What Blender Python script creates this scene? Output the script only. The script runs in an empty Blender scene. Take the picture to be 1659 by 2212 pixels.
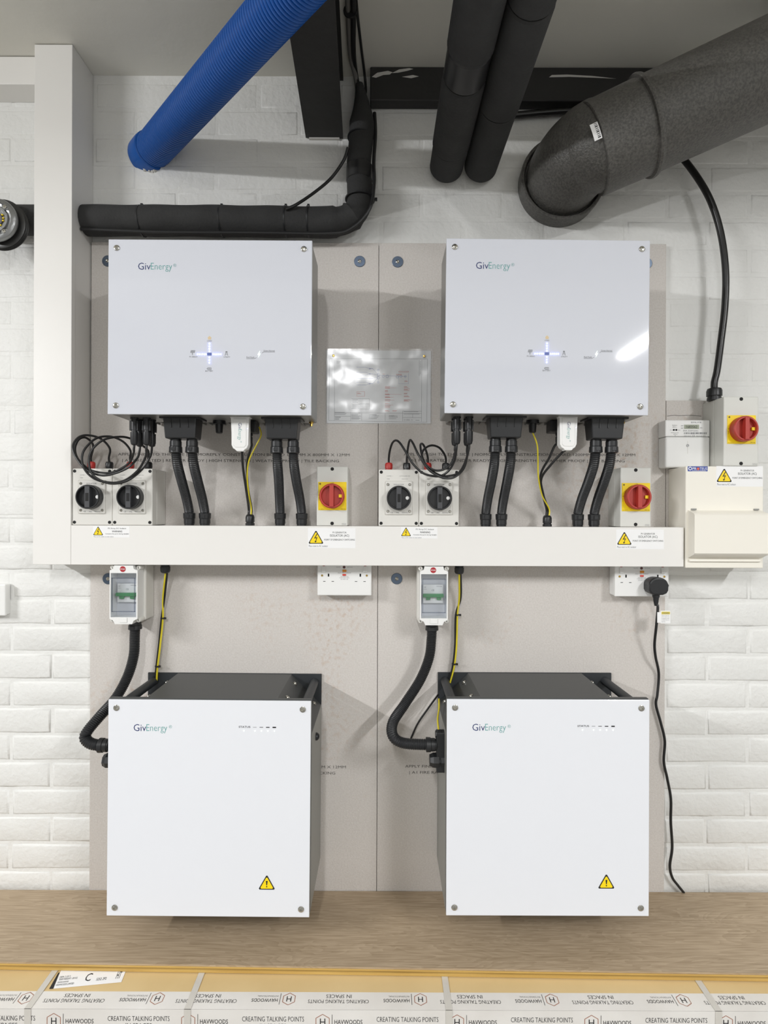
import bpy, bmesh, math, random
from mathutils import Vector, Matrix
random.seed(7)
SC = bpy.context.scene
COL = SC.collection

# ------------------------------------------------------------------ camera
F, CX, CY, DB = 1211.0, 829.5, 1106.0, 1.559      # focal length in px, image centre, camera-to-board distance
ROLL = math.radians(0.2)
cam = bpy.data.objects.new('camera', bpy.data.cameras.new('camera'))
COL.objects.link(cam)
cam.data.sensor_fit = 'HORIZONTAL'; cam.data.sensor_width = 36.0; cam.data.lens = 36.0 * F / 1659.0
cam.data.clip_start = 0.01
cam.matrix_world = Matrix.Translation((0, -DB, 0)) @ Matrix.Rotation(math.pi / 2, 4, 'X') @ Matrix.Rotation(ROLL, 4, 'Z')
SC.camera = cam
# ------------------------------------------------------------------ world, lights, exposure
W = bpy.data.worlds.new('world'); SC.world = W; W.use_nodes = True
W.node_tree.nodes['Background'].inputs[0].default_value = (0.9, 0.95, 1, 1)
W.node_tree.nodes['Background'].inputs[1].default_value = 0.05
def batten(name, x, d0, d1, z, power, tilt):
    l = bpy.data.lights.new(name, 'AREA'); l.shape = 'RECTANGLE'; l.size = 0.07; l.size_y = abs(d1 - d0)
    l.energy = power; l.color = (0.985, 0.99, 1.0)
    o = bpy.data.objects.new(name, l); COL.objects.link(o)
    o.location = (x, (d0 + d1) / 2 - DB, z)
    o.rotation_euler = (0, tilt, 0)
    return o
batten('tube_light_right', 2.25, -2.66, -1.16, 1.48, 118, 0)
batten('tube_light_centre', -0.35, -2.66, -1.16, 1.48, 52, 0)
batten('tube_light_left', -3.05, -1.5, -0.1, 1.07, 84, math.radians(-36))
SC.view_settings.view_transform = 'Standard'; SC.view_settings.look = 'None'
SC.view_settings.gamma = 1.0; SC.view_settings.use_curve_mapping = False
SC.view_settings.exposure = 0.17
SC.cycles.use_denoising = True
SC.cycles.max_bounces = 8; SC.cycles.diffuse_bounces = 4; SC.cycles.glossy_bounces = 4
SC.cycles.caustics_reflective = False; SC.cycles.caustics_refractive = False

# ------------------------------------------------------------------ helpers
def at(px, py, D):
    u, v = px - CX, py - CY
    c, s = math.cos(ROLL), math.sin(ROLL)
    u, v = u * c + v * s, -u * s + v * c
    return Vector((u * D / F, D - DB, -v * D / F))
def Y(D): return D - DB
def lin(c):
    return tuple((x / 255 / 12.92 if x / 255 <= 0.04045 else ((x / 255 + 0.055) / 1.055) ** 2.4) for x in c) + (1.0,)
MATS = {}
def mat(name, c, rough=0.5, metal=0.0, bump=None, vary=None, coat=0.0, emit=None, spec=0.5, stretch=None):
    """bump=(scale,strength) noise relief; vary=(colour2,scale,contrast) noise colour"""
    if name in MATS: return MATS[name]
    m = bpy.data.materials.new(name); m.use_nodes = True
    nt = m.node_tree; b = nt.nodes['Principled BSDF']
    b.inputs['Base Color'].default_value = lin(c); b.inputs['Roughness'].default_value = rough
    b.inputs['Metallic'].default_value = metal; b.inputs['Specular IOR Level'].default_value = spec
    b.inputs['Coat Weight'].default_value = coat; b.inputs['Coat Roughness'].default_value = 0.03
    if emit:
        b.inputs['Emission Color'].default_value = lin(emit[0]); b.inputs['Emission Strength'].default_value = emit[1]
    tc = None
    if bump or vary:
        tc = nt.nodes.new('ShaderNodeTexCoord'); mp = nt.nodes.new('ShaderNodeMapping')
        g = nt.nodes.new('ShaderNodeNewGeometry')
        nt.links.new(g.outputs['Position'], mp.inputs['Vector'])
        if stretch: mp.inputs['Scale'].default_value = stretch
    if vary:
        n = nt.nodes.new('ShaderNodeTexNoise'); n.inputs['Scale'].default_value = vary[1]; n.inputs['Detail'].default_value = 6
        nt.links.new(mp.outputs[0], n.inputs['Vector'])
        r = nt.nodes.new('ShaderNodeValToRGB'); k = vary[2]
        r.color_ramp.elements[0].position = 0.5 - k; r.color_ramp.elements[1].position = 0.5 + k
        r.color_ramp.elements[0].color = lin(c); r.color_ramp.elements[1].color = lin(vary[0])
        nt.links.new(n.outputs['Fac'], r.inputs['Fac']); nt.links.new(r.outputs[0], b.inputs['Base Color'])
    if bump:
        n = nt.nodes.new('ShaderNodeTexNoise'); n.inputs['Scale'].default_value = bump[0]; n.inputs['Detail'].default_value = 5
        nt.links.new(mp.outputs[0], n.inputs['Vector'])
        bp = nt.nodes.new('ShaderNodeBump'); bp.inputs['Strength'].default_value = bump[1]; bp.inputs['Distance'].default_value = 0.004
        nt.links.new(n.outputs['Fac'], bp.inputs['Height']); nt.links.new(bp.outputs[0], b.inputs['Normal'])
    MATS[name] = m
    return m
class B:
    """collects shapes of one part"""
    def __init__(s): s.bm = bmesh.new(); s.flat = False
    def box(s, x0, x1, y0, y1, z0, z1, bev=0, seg=2):
        vs = [s.bm.verts.new((x, y, z)) for x in (x0, x1) for y in (y0, y1) for z in (z0, z1)]
        fs = [(0, 1, 3, 2), (4, 6, 7, 5), (0, 4, 5, 1), (2, 3, 7, 6), (0, 2, 6, 4), (1, 5, 7, 3)]
        faces = [s.bm.faces.new([vs[i] for i in f]) for f in fs]
        if bev:
            es = {e for f in faces for e in f.edges}
            bmesh.ops.bevel(s.bm, geom=list(es), offset=bev, segments=seg, profile=0.5, affect='EDGES')
        return s
    def prism(s, pts, y0, y1, bev=0):
        """outline pts (x,z) extruded from y0 to y1"""
        a = [s.bm.verts.new((p[0], y0, p[1])) for p in pts]; b = [s.bm.verts.new((p[0], y1, p[1])) for p in pts]
        n = len(pts); fs = [s.bm.faces.new(a), s.bm.faces.new(b[::-1])]
        for i in range(n):
            fs.append(s.bm.faces.new((a[i], b[i], b[(i + 1) % n], a[(i + 1) % n])))
        if bev:
            es = set(fs[0].edges)
            bmesh.ops.bevel(s.bm, geom=list(es), offset=bev, segments=2, profile=0.5, affect='EDGES')
        return s
    def lathe(s, o, axis, prof, n=20, cap0=True, cap1=True):
        o = Vector(o); ax = Vector(axis).normalized()
        e1 = ax.orthogonal().normalized(); e2 = ax.cross(e1); rings = []
        for t, r in prof:
            rings.append([s.bm.verts.new(o + ax * t + (e1 * math.cos(2 * math.pi * i / n) + e2 * math.sin(2 * math.pi * i / n)) * r) for i in range(n)])
        for a, b in zip(rings, rings[1:]):
            for i in range(n): s.bm.faces.new((a[i], a[(i + 1) % n], b[(i + 1) % n], b[i])).smooth = n > 8
        if cap0: s.bm.faces.new(rings[0][::-1])
        if cap1: s.bm.faces.new(rings[-1])
        return s
    def cyl(s, p0, p1, r0, r1=None, n=16):
        p0, p1 = Vector(p0), Vector(p1)
        return s.lathe(p0, p1 - p0, [(0, r0), ((p1 - p0).length, r0 if r1 is None else r1)], n)
    def sweep(s, pts, rad, n=12, step=0.008, smooth=True):
        P = catmull(pts, step) if smooth else [Vector(p) for p in pts]
        L = 0; nrm = None; prev = None
        T = [(P[min(i + 1, len(P) - 1)] - P[max(i - 1, 0)]).normalized() for i in range(len(P))]
        rings = []
        for i, p in enumerate(P):
            if i: L += (p - P[i - 1]).length
            if nrm is None: nrm = T[0].orthogonal().normalized()
            else:
                nrm = (nrm - T[i] * nrm.dot(T[i])).normalized()
            bn = T[i].cross(nrm); r = rad(L, i / (len(P) - 1)) if callable(rad) else rad
            rings.append([s.bm.verts.new(p + (nrm * math.cos(2 * math.pi * k / n) + bn * math.sin(2 * math.pi * k / n)) * r) for k in range(n)])
        for a, b in zip(rings, rings[1:]):
            for k in range(n): s.bm.faces.new((a[k], a[(k + 1) % n], b[(k + 1) % n], b[k])).smooth = True
        s.bm.faces.new(rings[0][::-1]); s.bm.faces.new(rings[-1])
        return s
    def poly(s, pts, O=(0, 0, 0), ux=(1, 0, 0), uy=(0, 0, 1)):
        O, ux, uy = Vector(O), Vector(ux), Vector(uy); s.flat = True
        s.bm.faces.new([s.bm.verts.new(O + ux * p[0] + uy * p[1]) for p in pts])
        return s
    def rect(s, x0, x1, z0, z1, y, **k):
        return s.poly([(x0, z0), (x1, z0), (x1, z1), (x0, z1)], (0, y, 0), **k)
    def seg(s, a, b, w, O=(0, 0, 0), ux=(1, 0, 0), uy=(0, 0, 1)):
        a, b = Vector(a), Vector(b); d = (b - a).normalized() * (w / 2); p = Vector((-d.y, d.x))
        return s.poly([a + p, a - p, b - p, b + p][::1], O, ux, uy)
    def disc(s, x, z, r, y, n=16):
        return s.poly([(x + r * math.cos(2 * math.pi * i / n), z + r * math.sin(2 * math.pi * i / n)) for i in range(n)], (0, y, 0))
    def text(s, body, O, w=None, h=None, ux=(1, 0, 0), uy=(0, 0, 1), align='L', off=0.0):
        """flat letters; O is the lower left (or lower middle) corner of their box"""
        V, Fc = glyphs(body, off); O, ux, uy = Vector(O), Vector(ux), Vector(uy); s.flat = True
        x0 = min(v[0] for v in V); x1 = max(v[0] for v in V); y0 = min(v[1] for v in V); y1 = max(v[1] for v in V)
        if w is None: sy = h / (y1 - y0); sx = sy
        else:
            sx = w / (x1 - x0); sy = sx if h is None else h / (y1 - y0)
        dx = -(x1 - x0) / 2 if align == 'C' else 0
        vs = [s.bm.verts.new(O + ux * ((v[0] - x0 + dx) * sx) + uy * ((v[1] - y0) * sy)) for v in V]
        for f in Fc:
            try: s.bm.faces.new([vs[i] for i in f])
            except ValueError: pass
        return s
    def make(s, name, m, parent=None, smooth=True):
        if not s.flat: bmesh.ops.recalc_face_normals(s.bm, faces=s.bm.faces[:])
        me = bpy.data.meshes.new(name)
        if not s.flat:
            for e in s.bm.edges:
                if len(e.link_faces) == 2 and e.calc_face_angle(0) > 0.6: e.smooth = False
        s.bm.to_mesh(me); s.bm.free()
        me.materials.append(m)
        o = bpy.data.objects.new(name, me); COL.objects.link(o)
        if parent is not None: child(o, parent)
        return o
def child(o, parent):
    o.parent = parent; o.matrix_parent_inverse = Matrix.Translation(parent['_o']).inverted() if '_o' in parent else Matrix()
def catmull(pts, step):
    pts = [Vector(p) for p in pts]
    Q = [pts[0] * 2 - pts[1]] + pts + [pts[-1] * 2 - pts[-2]]; out = []
    for i in range(1, len(Q) - 2):
        a, b, c, d = Q[i - 1], Q[i], Q[i + 1], Q[i + 2]; n = max(2, int((c - b).length / 0.0012))
        for k in range(n):
            t = k / n
            out.append(0.5 * ((2 * b) + (c - a) * t + (2 * a - 5 * b + 4 * c - d) * t * t + (3 * b - a - 3 * c + d) * t ** 3))
    out.append(pts[-1]); res = [out[0]]; acc = 0.0
    for p, q in zip(out, out[1:]):
        l = (q - p).length; pos = 0.0
        while acc + l - pos >= step:
            pos += step - acc; acc = 0.0; res.append(p.lerp(q, pos / l))
        acc += l - pos
    if (res[-1] - out[-1]).length > step * 0.3: res.append(out[-1])
    return res
GL = {}
def glyphs(body, off):
    k = (body, off)
    if k not in GL:
        c = bpy.data.curves.new('t', 'FONT'); c.body = body; c.resolution_u = 2; c.offset = off
        o = bpy.data.objects.new('t', c); COL.objects.link(o)
        me = bpy.data.meshes.new_from_object(o.evaluated_get(bpy.context.evaluated_depsgraph_get()))
        GL[k] = ([tuple(v.co) for v in me.vertices], [tuple(p.vertices) for p in me.polygons])
        bpy.data.objects.remove(o); bpy.data.meshes.remove(me)
    return GL[k]
def tag(o, label, cat, group=None):
    o['label'] = label; o['category'] = cat
    if group: o['group'] = group
    return o
def thing(name, label, cat, loc, group=None):
    o = bpy.data.objects.new(name, None); COL.objects.link(o)
    o.location = loc; o['_o'] = Vector(loc)[:]; o.empty_display_size = 0.02
    return tag(o, label, cat, group)
def copy_tree(o, parent=None):
    c = o.copy(); COL.objects.link(c)
    if parent is not None: c.parent = parent; c.matrix_parent_inverse = o.matrix_parent_inverse.copy()
    for ch in [x for x in COL.objects if x.parent == o]: copy_tree(ch, c)
    return c
def shift(root, dx, dz, label=None, rot=0):
    c = copy_tree(root); c.location = Vector(root.location) + Vector((dx, 0, dz)); c.rotation_euler = (0, rot, 0)
    if label: c['label'] = label
    return c
def struct(o): o['kind'] = 'structure'; return o
def screw(name, x, z, y, r, m, parent, slot=True):
    """pan head screw facing the room"""
    s = B().lathe((x, y, z), (0, -1, 0), [(0, r), (r * .35, r), (r * .6, r * .75), (r * .62, r * .45), (r * .25, r * .4)], 14)
    return s.make(name, m, parent)

# ------------------------------------------------------------------ materials
M_wall = mat('white_masonry_paint', (232, 232, 229), 0.55, bump=(70, 0.6))
M_ceil = mat('ceiling_paint', (230, 228, 219), 0.8, bump=(25, 0.25))
M_floor = mat('concrete_floor', (150, 148, 144), 0.6, bump=(20, 0.2), vary=((132, 129, 125), 3, .3))
M_room = mat('grey_room_wall', (178, 178, 176), 0.7)
M_board = mat('cement_board', (216, 211, 206), 0.75, bump=(400, 0.25), vary=((204, 198, 192), 240, .2))
def stains(m):
    nt = m.node_tree; b = nt.nodes['Principled BSDF']; src = b.inputs['Base Color'].links[0].from_socket
    g = nt.nodes.new('ShaderNodeNewGeometry'); fac = []
    for sc, lo, hi in ((2.6, .55, .68), (75, .5, .72)):
        n = nt.nodes.new('ShaderNodeTexNoise'); n.inputs['Scale'].default_value = sc; n.inputs['Detail'].default_value = 4
        nt.links.new(g.outputs['Position'], n.inputs['Vector'])
        r = nt.nodes.new('ShaderNodeMapRange'); r.inputs[1].default_value = lo; r.inputs[2].default_value = hi
        nt.links.new(n.outputs['Fac'], r.inputs[0]); fac.append(r)
    ml = nt.nodes.new('ShaderNodeMath'); ml.operation = 'MULTIPLY'
    nt.links.new(fac[0].outputs[0], ml.inputs[0]); nt.links.new(fac[1].outputs[0], ml.inputs[1])
    mx = nt.nodes.new('ShaderNodeMix'); mx.data_type = 'RGBA'; mx.inputs[7].default_value = lin((198, 180, 166))
    nt.links.new(ml.outputs[0], mx.inputs[0]); nt.links.new(src, mx.inputs[6]); nt.links.new(mx.outputs[2], b.inputs['Base Color'])
stains(M_board)
M_boardB = mat('cement_board_edge', (150, 146, 140), 0.85)
M_trunk = mat('white_painted_trunking', (237, 235, 231), 0.4, bump=(8, .03))
M_white = mat('white_plastic', (240, 240, 238), 0.32)
M_cream = mat('cream_steel', (244, 240, 229), 0.35)
M_greyp = mat('pale_grey_plastic', (224, 222, 216), 0.4)
M_grey2 = mat('pale_grey_isolator', (218, 218, 212), 0.42, bump=(900, .08))
M_black = mat('black_plastic', (33, 34, 36), 0.38)
M_blk2 = mat('black_ribbed_conduit', (36, 37, 39), 0.42)
M_cable = mat('black_cable', (28, 28, 29), 0.42)
M_foam = mat('black_foam_lagging', (42, 42, 42), 0.85, bump=(160, .3), vary=((54, 54, 54), 14, .25))
M_tape = mat('black_tape', (36, 36, 37), 0.35)
M_steel = mat('black_painted_steel', (40, 39, 39), 0.55, bump=(40, .3))
M_peel = mat('peeling_white_paint', (205, 203, 198), 0.7)
M_blue = mat('blue_duct_plastic', (2, 82, 164), 0.36)
M_epp = mat('grey_foam_duct', (76, 75, 72), 0.38, vary=((98, 96, 92), 190, .12), bump=(260, .45))
M_glass = mat('white_glass_panel', (218, 221, 230), 0.04, coat=0.5, spec=0.9)
M_glassB = mat('white_battery_panel', (232, 234, 239), 0.12)
M_case = mat('silver_case', (150, 150, 147), 0.35, metal=0.6)
M_dark = mat('dark_grey_metal', (72, 74, 74), 0.45, bump=(700, .06))
M_dark2 = mat('charcoal_metal', (48, 51, 54), 0.5)
M_chrome = mat('steel_screw', (190, 188, 180), 0.22, metal=1)
M_zinc = mat('zinc_washer', (100, 113, 131), 0.3, metal=0.8)
M_brass = mat('brass', (196, 164, 90), 0.3, metal=1)
M_yel = mat('signal_yellow', (252, 220, 20), 0.4)
M_red = mat('red_knob', (182, 62, 52), 0.42)
M_redg = mat('red_gland', (190, 52, 46), 0.42)
M_ink = mat('black_ink', (34, 34, 36), 0.6)
M_inkg = mat('grey_ink', (128, 130, 134), 0.6)
M_inkb = mat('board_ink', (96, 93, 90), 0.8)
M_navy = mat('navy_ink', (32, 48, 104), 0.5)
M_teal = mat('teal_ink', (88, 160, 156), 0.5)
M_earth = mat('earth_yellow', (232, 214, 50), 0.4)
M_green = mat('green_toggle', (58, 140, 84), 0.4)
M_hole = mat('dark_recess', (16, 16, 16), 0.7)
M_badge = mat('red_badge', (176, 48, 56), 0.4)
M_stick = mat('white_sticker', (246, 246, 246), 0.3)
M_led = mat('blue_led', (150, 165, 255), 0.4, emit=((120, 135, 255), 22))
M_ledw = mat('white_led', (240, 255, 245), 0.4, emit=((225, 255, 235), 1.6))
M_lcd = mat('lcd_glass', (170, 176, 158), 0.2)
M_orange = mat('orange_button', (226, 150, 50), 0.35)
M_redb = mat('red_button', (222, 70, 60), 0.35)
M_silver = mat('cast_aluminium', (140, 141, 141), 0.32, metal=0.85, bump=(90, .15))
M_card = mat('tan_cardboard', (222, 196, 146), 0.6, vary=((208, 180, 128), 6, .3))
M_sleeve = mat('white_printed_sleeve', (232, 229, 224), 0.35, vary=((220, 216, 210), 9, .25))
M_bronze = mat('bronze_ink', (158, 100, 72), 0.5)
M_ply = mat('plywood', (208, 176, 104), 0.6, vary=((180, 144, 76), 30, .25), stretch=(0.15, 1, 4))
M_plyd = mat('plywood_groove', (128, 96, 44), 0.7)
M_lblue = mat('proteus_blue', (44, 70, 158), 0.4)
M_dred = mat('drawing_red', (206, 128, 122), 0.6)
M_dblue = mat('drawing_blue', (140, 148, 190), 0.6)
def wood():
    m = bpy.data.materials.new('oak_veneer'); m.use_nodes = True; nt = m.node_tree; b = nt.nodes['Principled BSDF']
    g = nt.nodes.new('ShaderNodeNewGeometry'); mp = nt.nodes.new('ShaderNodeMapping'); mp.inputs['Scale'].default_value = (1.2, 9, 9)
    nt.links.new(g.outputs['Position'], mp.inputs['Vector'])
    n1 = nt.nodes.new('ShaderNodeTexNoise'); n1.inputs['Scale'].default_value = 2.2; n1.inputs['Detail'].default_value = 3; n1.inputs['Distortion'].default_value = 1.2
    nt.links.new(mp.outputs[0], n1.inputs['Vector'])
    ml = nt.nodes.new('ShaderNodeMath'); ml.operation = 'MULTIPLY'; ml.inputs[1].default_value = 14
    fr = nt.nodes.new('ShaderNodeMath'); fr.operation = 'FRACT'
    nt.links.new(n1.outputs['Fac'], ml.inputs[0]); nt.links.new(ml.outputs[0], fr.inputs[0])
    mp2 = nt.nodes.new('ShaderNodeMapping'); mp2.inputs['Scale'].default_value = (12, 260, 260)
    nt.links.new(g.outputs['Position'], mp2.inputs['Vector'])
    n2 = nt.nodes.new('ShaderNodeTexNoise'); n2.inputs['Scale'].default_value = 1.0; n2.inputs['Detail'].default_value = 4
    nt.links.new(mp2.outputs[0], n2.inputs['Vector'])
    ad = nt.nodes.new('ShaderNodeMath'); ad.operation = 'MULTIPLY_ADD'; ad.inputs[1].default_value = 0.22
    nt.links.new(fr.outputs[0], ad.inputs[0]); nt.links.new(n2.outputs['Fac'], ad.inputs[2])
    r = nt.nodes.new('ShaderNodeValToRGB')
    r.color_ramp.elements[0].position = 0.32; r.color_ramp.elements[0].color = lin((152, 132, 106))
    r.color_ramp.elements[1].position = 0.85; r.color_ramp.elements[1].color = lin((187, 167, 141))
    nt.links.new(ad.outputs[0], r.inputs['Fac']); nt.links.new(r.outputs[0], b.inputs['Base Color'])
    b.inputs['Roughness'].default_value = 0.5
    return m
M_wood = wood()
def film(name, tint, glossw, rough, bump):
    m = bpy.data.materials.new(name); m.use_nodes = True; nt = m.node_tree; nt.nodes.remove(nt.nodes['Principled BSDF'])
    out = nt.nodes['Material Output']; t = nt.nodes.new('ShaderNodeBsdfTransparent'); t.inputs[0].default_value = tint
    g = nt.nodes.new('ShaderNodeBsdfGlossy'); g.inputs['Roughness'].default_value = rough
    mx = nt.nodes.new('ShaderNodeMixShader'); mx.inputs[0].default_value = glossw
    nt.links.new(t.outputs[0], mx.inputs[1]); nt.links.new(g.outputs[0], mx.inputs[2]); nt.links.new(mx.outputs[0], out.inputs[0])
    if bump:
        n = nt.nodes.new('ShaderNodeTexNoise'); n.inputs['Scale'].default_value = bump[0]; n.inputs['Detail'].default_value = 2
        ge = nt.nodes.new('ShaderNodeNewGeometry'); nt.links.new(ge.outputs['Position'], n.inputs['Vector'])
        bp = nt.nodes.new('ShaderNodeBump'); bp.inputs['Strength'].default_value = bump[1]; bp.inputs['Distance'].default_value = 0.01
        nt.links.new(n.outputs['Fac'], bp.inputs['Height']); nt.links.new(bp.outputs[0], g.inputs['Normal'])
    return m
M_film = film('clear_laminate', (0.98, 0.985, 0.99, 1), 0.07, 0.2, (9, .6))
M_clear = film('clear_polycarbonate', (0.955, 0.965, 0.98, 1), 0.08, 0.05, None)
M_rim = film('smoked_rim', (0.70, 0.72, 0.77, 1), 0.10, 0.08, None)
M_strap = mat('pale_strapping', (206, 202, 194), 0.3, bump=(60, .2))

# ------------------------------------------------------------------ structure
ZC, ZF, YW = 1.2207, -1.3157, 0.012
wall = struct(B().box(-4.2, 4.2, 0.0152, 0.16, ZF, -.02).box(-4.2, 4.2, 0.0130, 0.16, -.02, 1.75).make('wall_back', M_wall))
PITCH, COURSE, Z0 = 0.2296, 0.0762, -0.2458
def brick_mesh(w, seed, dep):
    rnd = random.Random(seed); b = B(); h = COURSE - 0.008
    def ring(ins, y, j):
        pts = []
        for sx, sz in ((0, 0), (.25, 0), (.5, 0), (.75, 0), (1, 0), (1, 1), (.75, 1), (.5, 1), (.25, 1), (0, 1)):
            x = ins + (w - 2 * ins) * sx + rnd.uniform(-j, j); z = ins + (h - 2 * ins) * sz + rnd.uniform(-j, j)
            pts.append(b.bm.verts.new((x - w / 2, y + rnd.uniform(-.0004, .0004), z - h / 2)))
        return pts
    R = [ring(0, dep + .0006, .0018), ring(0.0026, dep * .3, .0016), ring(0.0060, 0, .0012)]
    for p, q in zip(R, R[1:]):
        for i in range(10): b.bm.faces.new((p[i], p[(i + 1) % 10], q[(i + 1) % 10], q[i]))
    b.bm.faces.new(R[-1])
    for f in b.bm.faces: f.smooth = True
    bmesh.ops.recalc_face_normals(b.bm, faces=b.bm.faces[:])
    if sum(f.normal.y for f in b.bm.faces) > 0: bmesh.ops.reverse_faces(b.bm, faces=b.bm.faces[:])
    me = bpy.data.meshes.new('brick'); b.bm.to_mesh(me); b.bm.free(); me.materials.append(M_wall); return me
BM = [brick_mesh(PITCH - 0.007, i, .0036) for i in range(7)]; BMU = [brick_mesh(PITCH - 0.007, i + 20, .0015) for i in range(7)]
BXL, BXR, BZT = -0.8168, 0.7832, 0.748
r0 = -math.ceil((ZC - Z0) / COURSE)
for k in range(r0, 12):
    zc = Z0 - COURSE * (k + 0.5)
    if zc + COURSE / 2 > ZC + .03: continue
    for i in range(-2, 10):
        xc = -0.9295 + PITCH * (i + 0.5) + (PITCH / 2 if k % 2 else 0)
        if xc < -1.32 or xc > 1.32: continue
        if xc - PITCH / 2 > BXL + .01 and xc + PITCH / 2 < BXR - .01 and zc + COURSE / 2 < BZT - .005: continue
        o = bpy.data.objects.new('brick', random.choice(BMU if zc > -.02 else BM)); COL.objects.link(o)
        o.location = (xc + random.uniform(-.003, .003), YW, zc); o.parent = wall
ceil = struct(B().box(-4.2, 4.2, -1.559 - 0.31, 0.013, ZC, ZC + 0.2).make('ceiling', M_ceil))
struct(B().box(-4.2, 4.2, -5.1, -1.559 - 0.31, 1.6, 1.75).make('ceiling', M_ceil))
struct(B().box(-4.3, 4.3, -5.2, 0.16, ZF - .1, ZF).make('floor', M_floor))
struct(B().box(-4.3, -4.2, -5.1, 0.16, ZF, 1.75).make('wall_left', M_room))
struct(B().box(4.2, 4.3, -5.1, 0.16, ZF, 1.75).make('wall_right', M_room))
struct(B().box(-4.3, 4.3, -5.2, -5.1, ZF, 1.75).make('wall_front', M_room))

# ------------------------------------------------------------------ wall boards
def board(label, x0, x1, z0, z1, washers, lines):
    t = thing('construction_board', label, 'board', ((x0 + x1) / 2, .006, z0), 'cement boards behind the equipment')
    B().box(x0 + .0007, x1 - .0007, 0, YW - .0009, z0, z1, .0006, 1).make('panel', M_board, t)
    for wx, wz in washers:
        w = B().lathe((wx, 0, wz), (0, -1, 0), [(0, .0155), (.0015, .0155), (.002, .0148), (.002, .006)], 24).make('washer', M_zinc, t)
        s = B().lathe((wx, -.002, wz), (0, -1, 0), [(0, .0052), (.0012, .005), (.0022, .0035), (.0010, .0018)], 12)
        s.make('screw', M_chrome, w)
    if lines:
        b = B()
        for body, x, z, w, h in lines: b.text(body, (x, -.0004, z), w, h)
        b.make('lettering', M_inkb, t)
    return t
def wpos(px, py): p = at(px, py, DB); return (p.x, p.z)
def bl(px, py, w): p = at(px, py, DB); return p.x, p.z
L1, L2 = 'APPLY FINISH TO THIS SIDE | NOMOREPLY CONSTRUCTION BOARD 1200MM X 800MM X 12MM', '| A1 FIRE RATED | RENDER READY | HIGH STRENGTH | WEATHER PROOF | TILE BACKING'
XS = -0.0168; ZM = -0.116
def lines(px, py):
    x, z = bl(px, py, 0); k = DB / F
    return [(L1, x, z + .0055, 500 * k, 7.5 * k), (L2, x + .012, z - .0115, 468 * k, 7.5 * k)]
board('pale cement board behind the upper left inverter', BXL, XS, ZM, BZT, [wpos(777, 565), wpos(233, 564)], lines(255, 990))
board('pale cement board behind the upper right inverter', XS, BXR, ZM, BZT, [wpos(859, 566), wpos(1396.5, 569)], lines(872, 990))
board('pale cement board behind the lower left battery', BXL, XS, ZF, ZM, [wpos(234, 1250)], lines(247, 1664))
board('pale cement board behind the lower right battery', XS, BXR, ZF, ZM, [wpos(857, 1250)], lines(875, 1664))
t = thing('backing_board', 'small cement board offcut behind the electricity meter', 'board', (.84, .006, -.1))
B().box(BXR + .001, .93, 0, YW - .0009, -.13, .313, .0006, 1).make('panel', M_board, t)
e = B()
pts = [at(x, y, DB) for x, y in ((1441, 899), (1455, 897), (1470, 898), (1490, 897), (1515, 899))]
e.sweep([p + Vector((0, -.0002, 0)) for p in pts], .0006, 6, .01)
e.make('scored_line', M_inkb, t)

# ------------------------------------------------------------------ trunking
XT0, XT1, YT = -.9175, -.8184, Y(1.465)
ZH1, ZH0 = -.0375, -.1405
t = thing('cable_trunking', 'tall white vertical trunking running up to the ceiling', 'trunking', (-.868, YT / 2, ZH0))
B().box(XT0 + .001, XT1 - .001, YT + .018, YW - .0009, ZH0 + .001, ZC - .001).make('base', M_trunk, t)
B().box(XT0, XT1, YT, YT + .0175, ZH0, ZC - .002, .0012, 2).make('lid', M_trunk, t)
t = thing('cable_trunking', 'long white horizontal trunking across the boards with warning stickers', 'trunking', (0, YT / 2, ZH0))
X1 = at(1477, 1180, 1.465).x
B().box(XT1 + .0005, X1, YT + .018, -.0006, ZH0 + .001, ZH1 - .001).make('base', M_trunk, t)
B().box(XT1 + .0005, X1, YT, YT + .0175, ZH0, ZH1, .0012, 2).make('lid', M_trunk, t)
def gland(x, y, z, ax, r, L, m, parent, name='gland'):
    b = B().lathe((x, y, z), ax, [(0, r * 1.02), (L * .2, r * 1.02), (L * .22, r * .86), (L * .3, r * .86), (L * .32, r), (L * .75, r), (L * .92, r * .86), (L, r * .6)], 10)
    return b.make(name, m, parent)
for px in (540, 1182):
    p = at(px, 1134, 1.51); gland(p.x, p.y, ZH1, (0, 0, 1), .012, .030, M_black, t)
for px in (357, 992):
    p = at(px, 1222, 1.51); gland(p.x, p.y, ZH0, (0, 0, -1), .013, .026, M_black, t)
trunkH = t
t = thing('cable_trunking', 'short white trunking under the ceiling at the far left', 'trunking', (-1.2, -.02, 1.144))
B().box(-1.6, XT0 - .0005, Y(1.504), YW, 1.144, ZC - .002, .0015, 2).make('body', M_trunk, t)
# ------------------------------------------------------------------ socket at far left edge
t = thing('wall_socket', 'white box at the left edge beside the brick wall', 'socket', (-1.087, 0, -.29))
B().box(-1.130, -1.046, Y(1.556), YW, -.288, -.204, .002).make('back_box', M_white, t)
B().box(-1.130, -1.0435, Y(1.546), Y(1.556), -.29, -.203, .003).make('faceplate', M_white, t)

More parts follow.
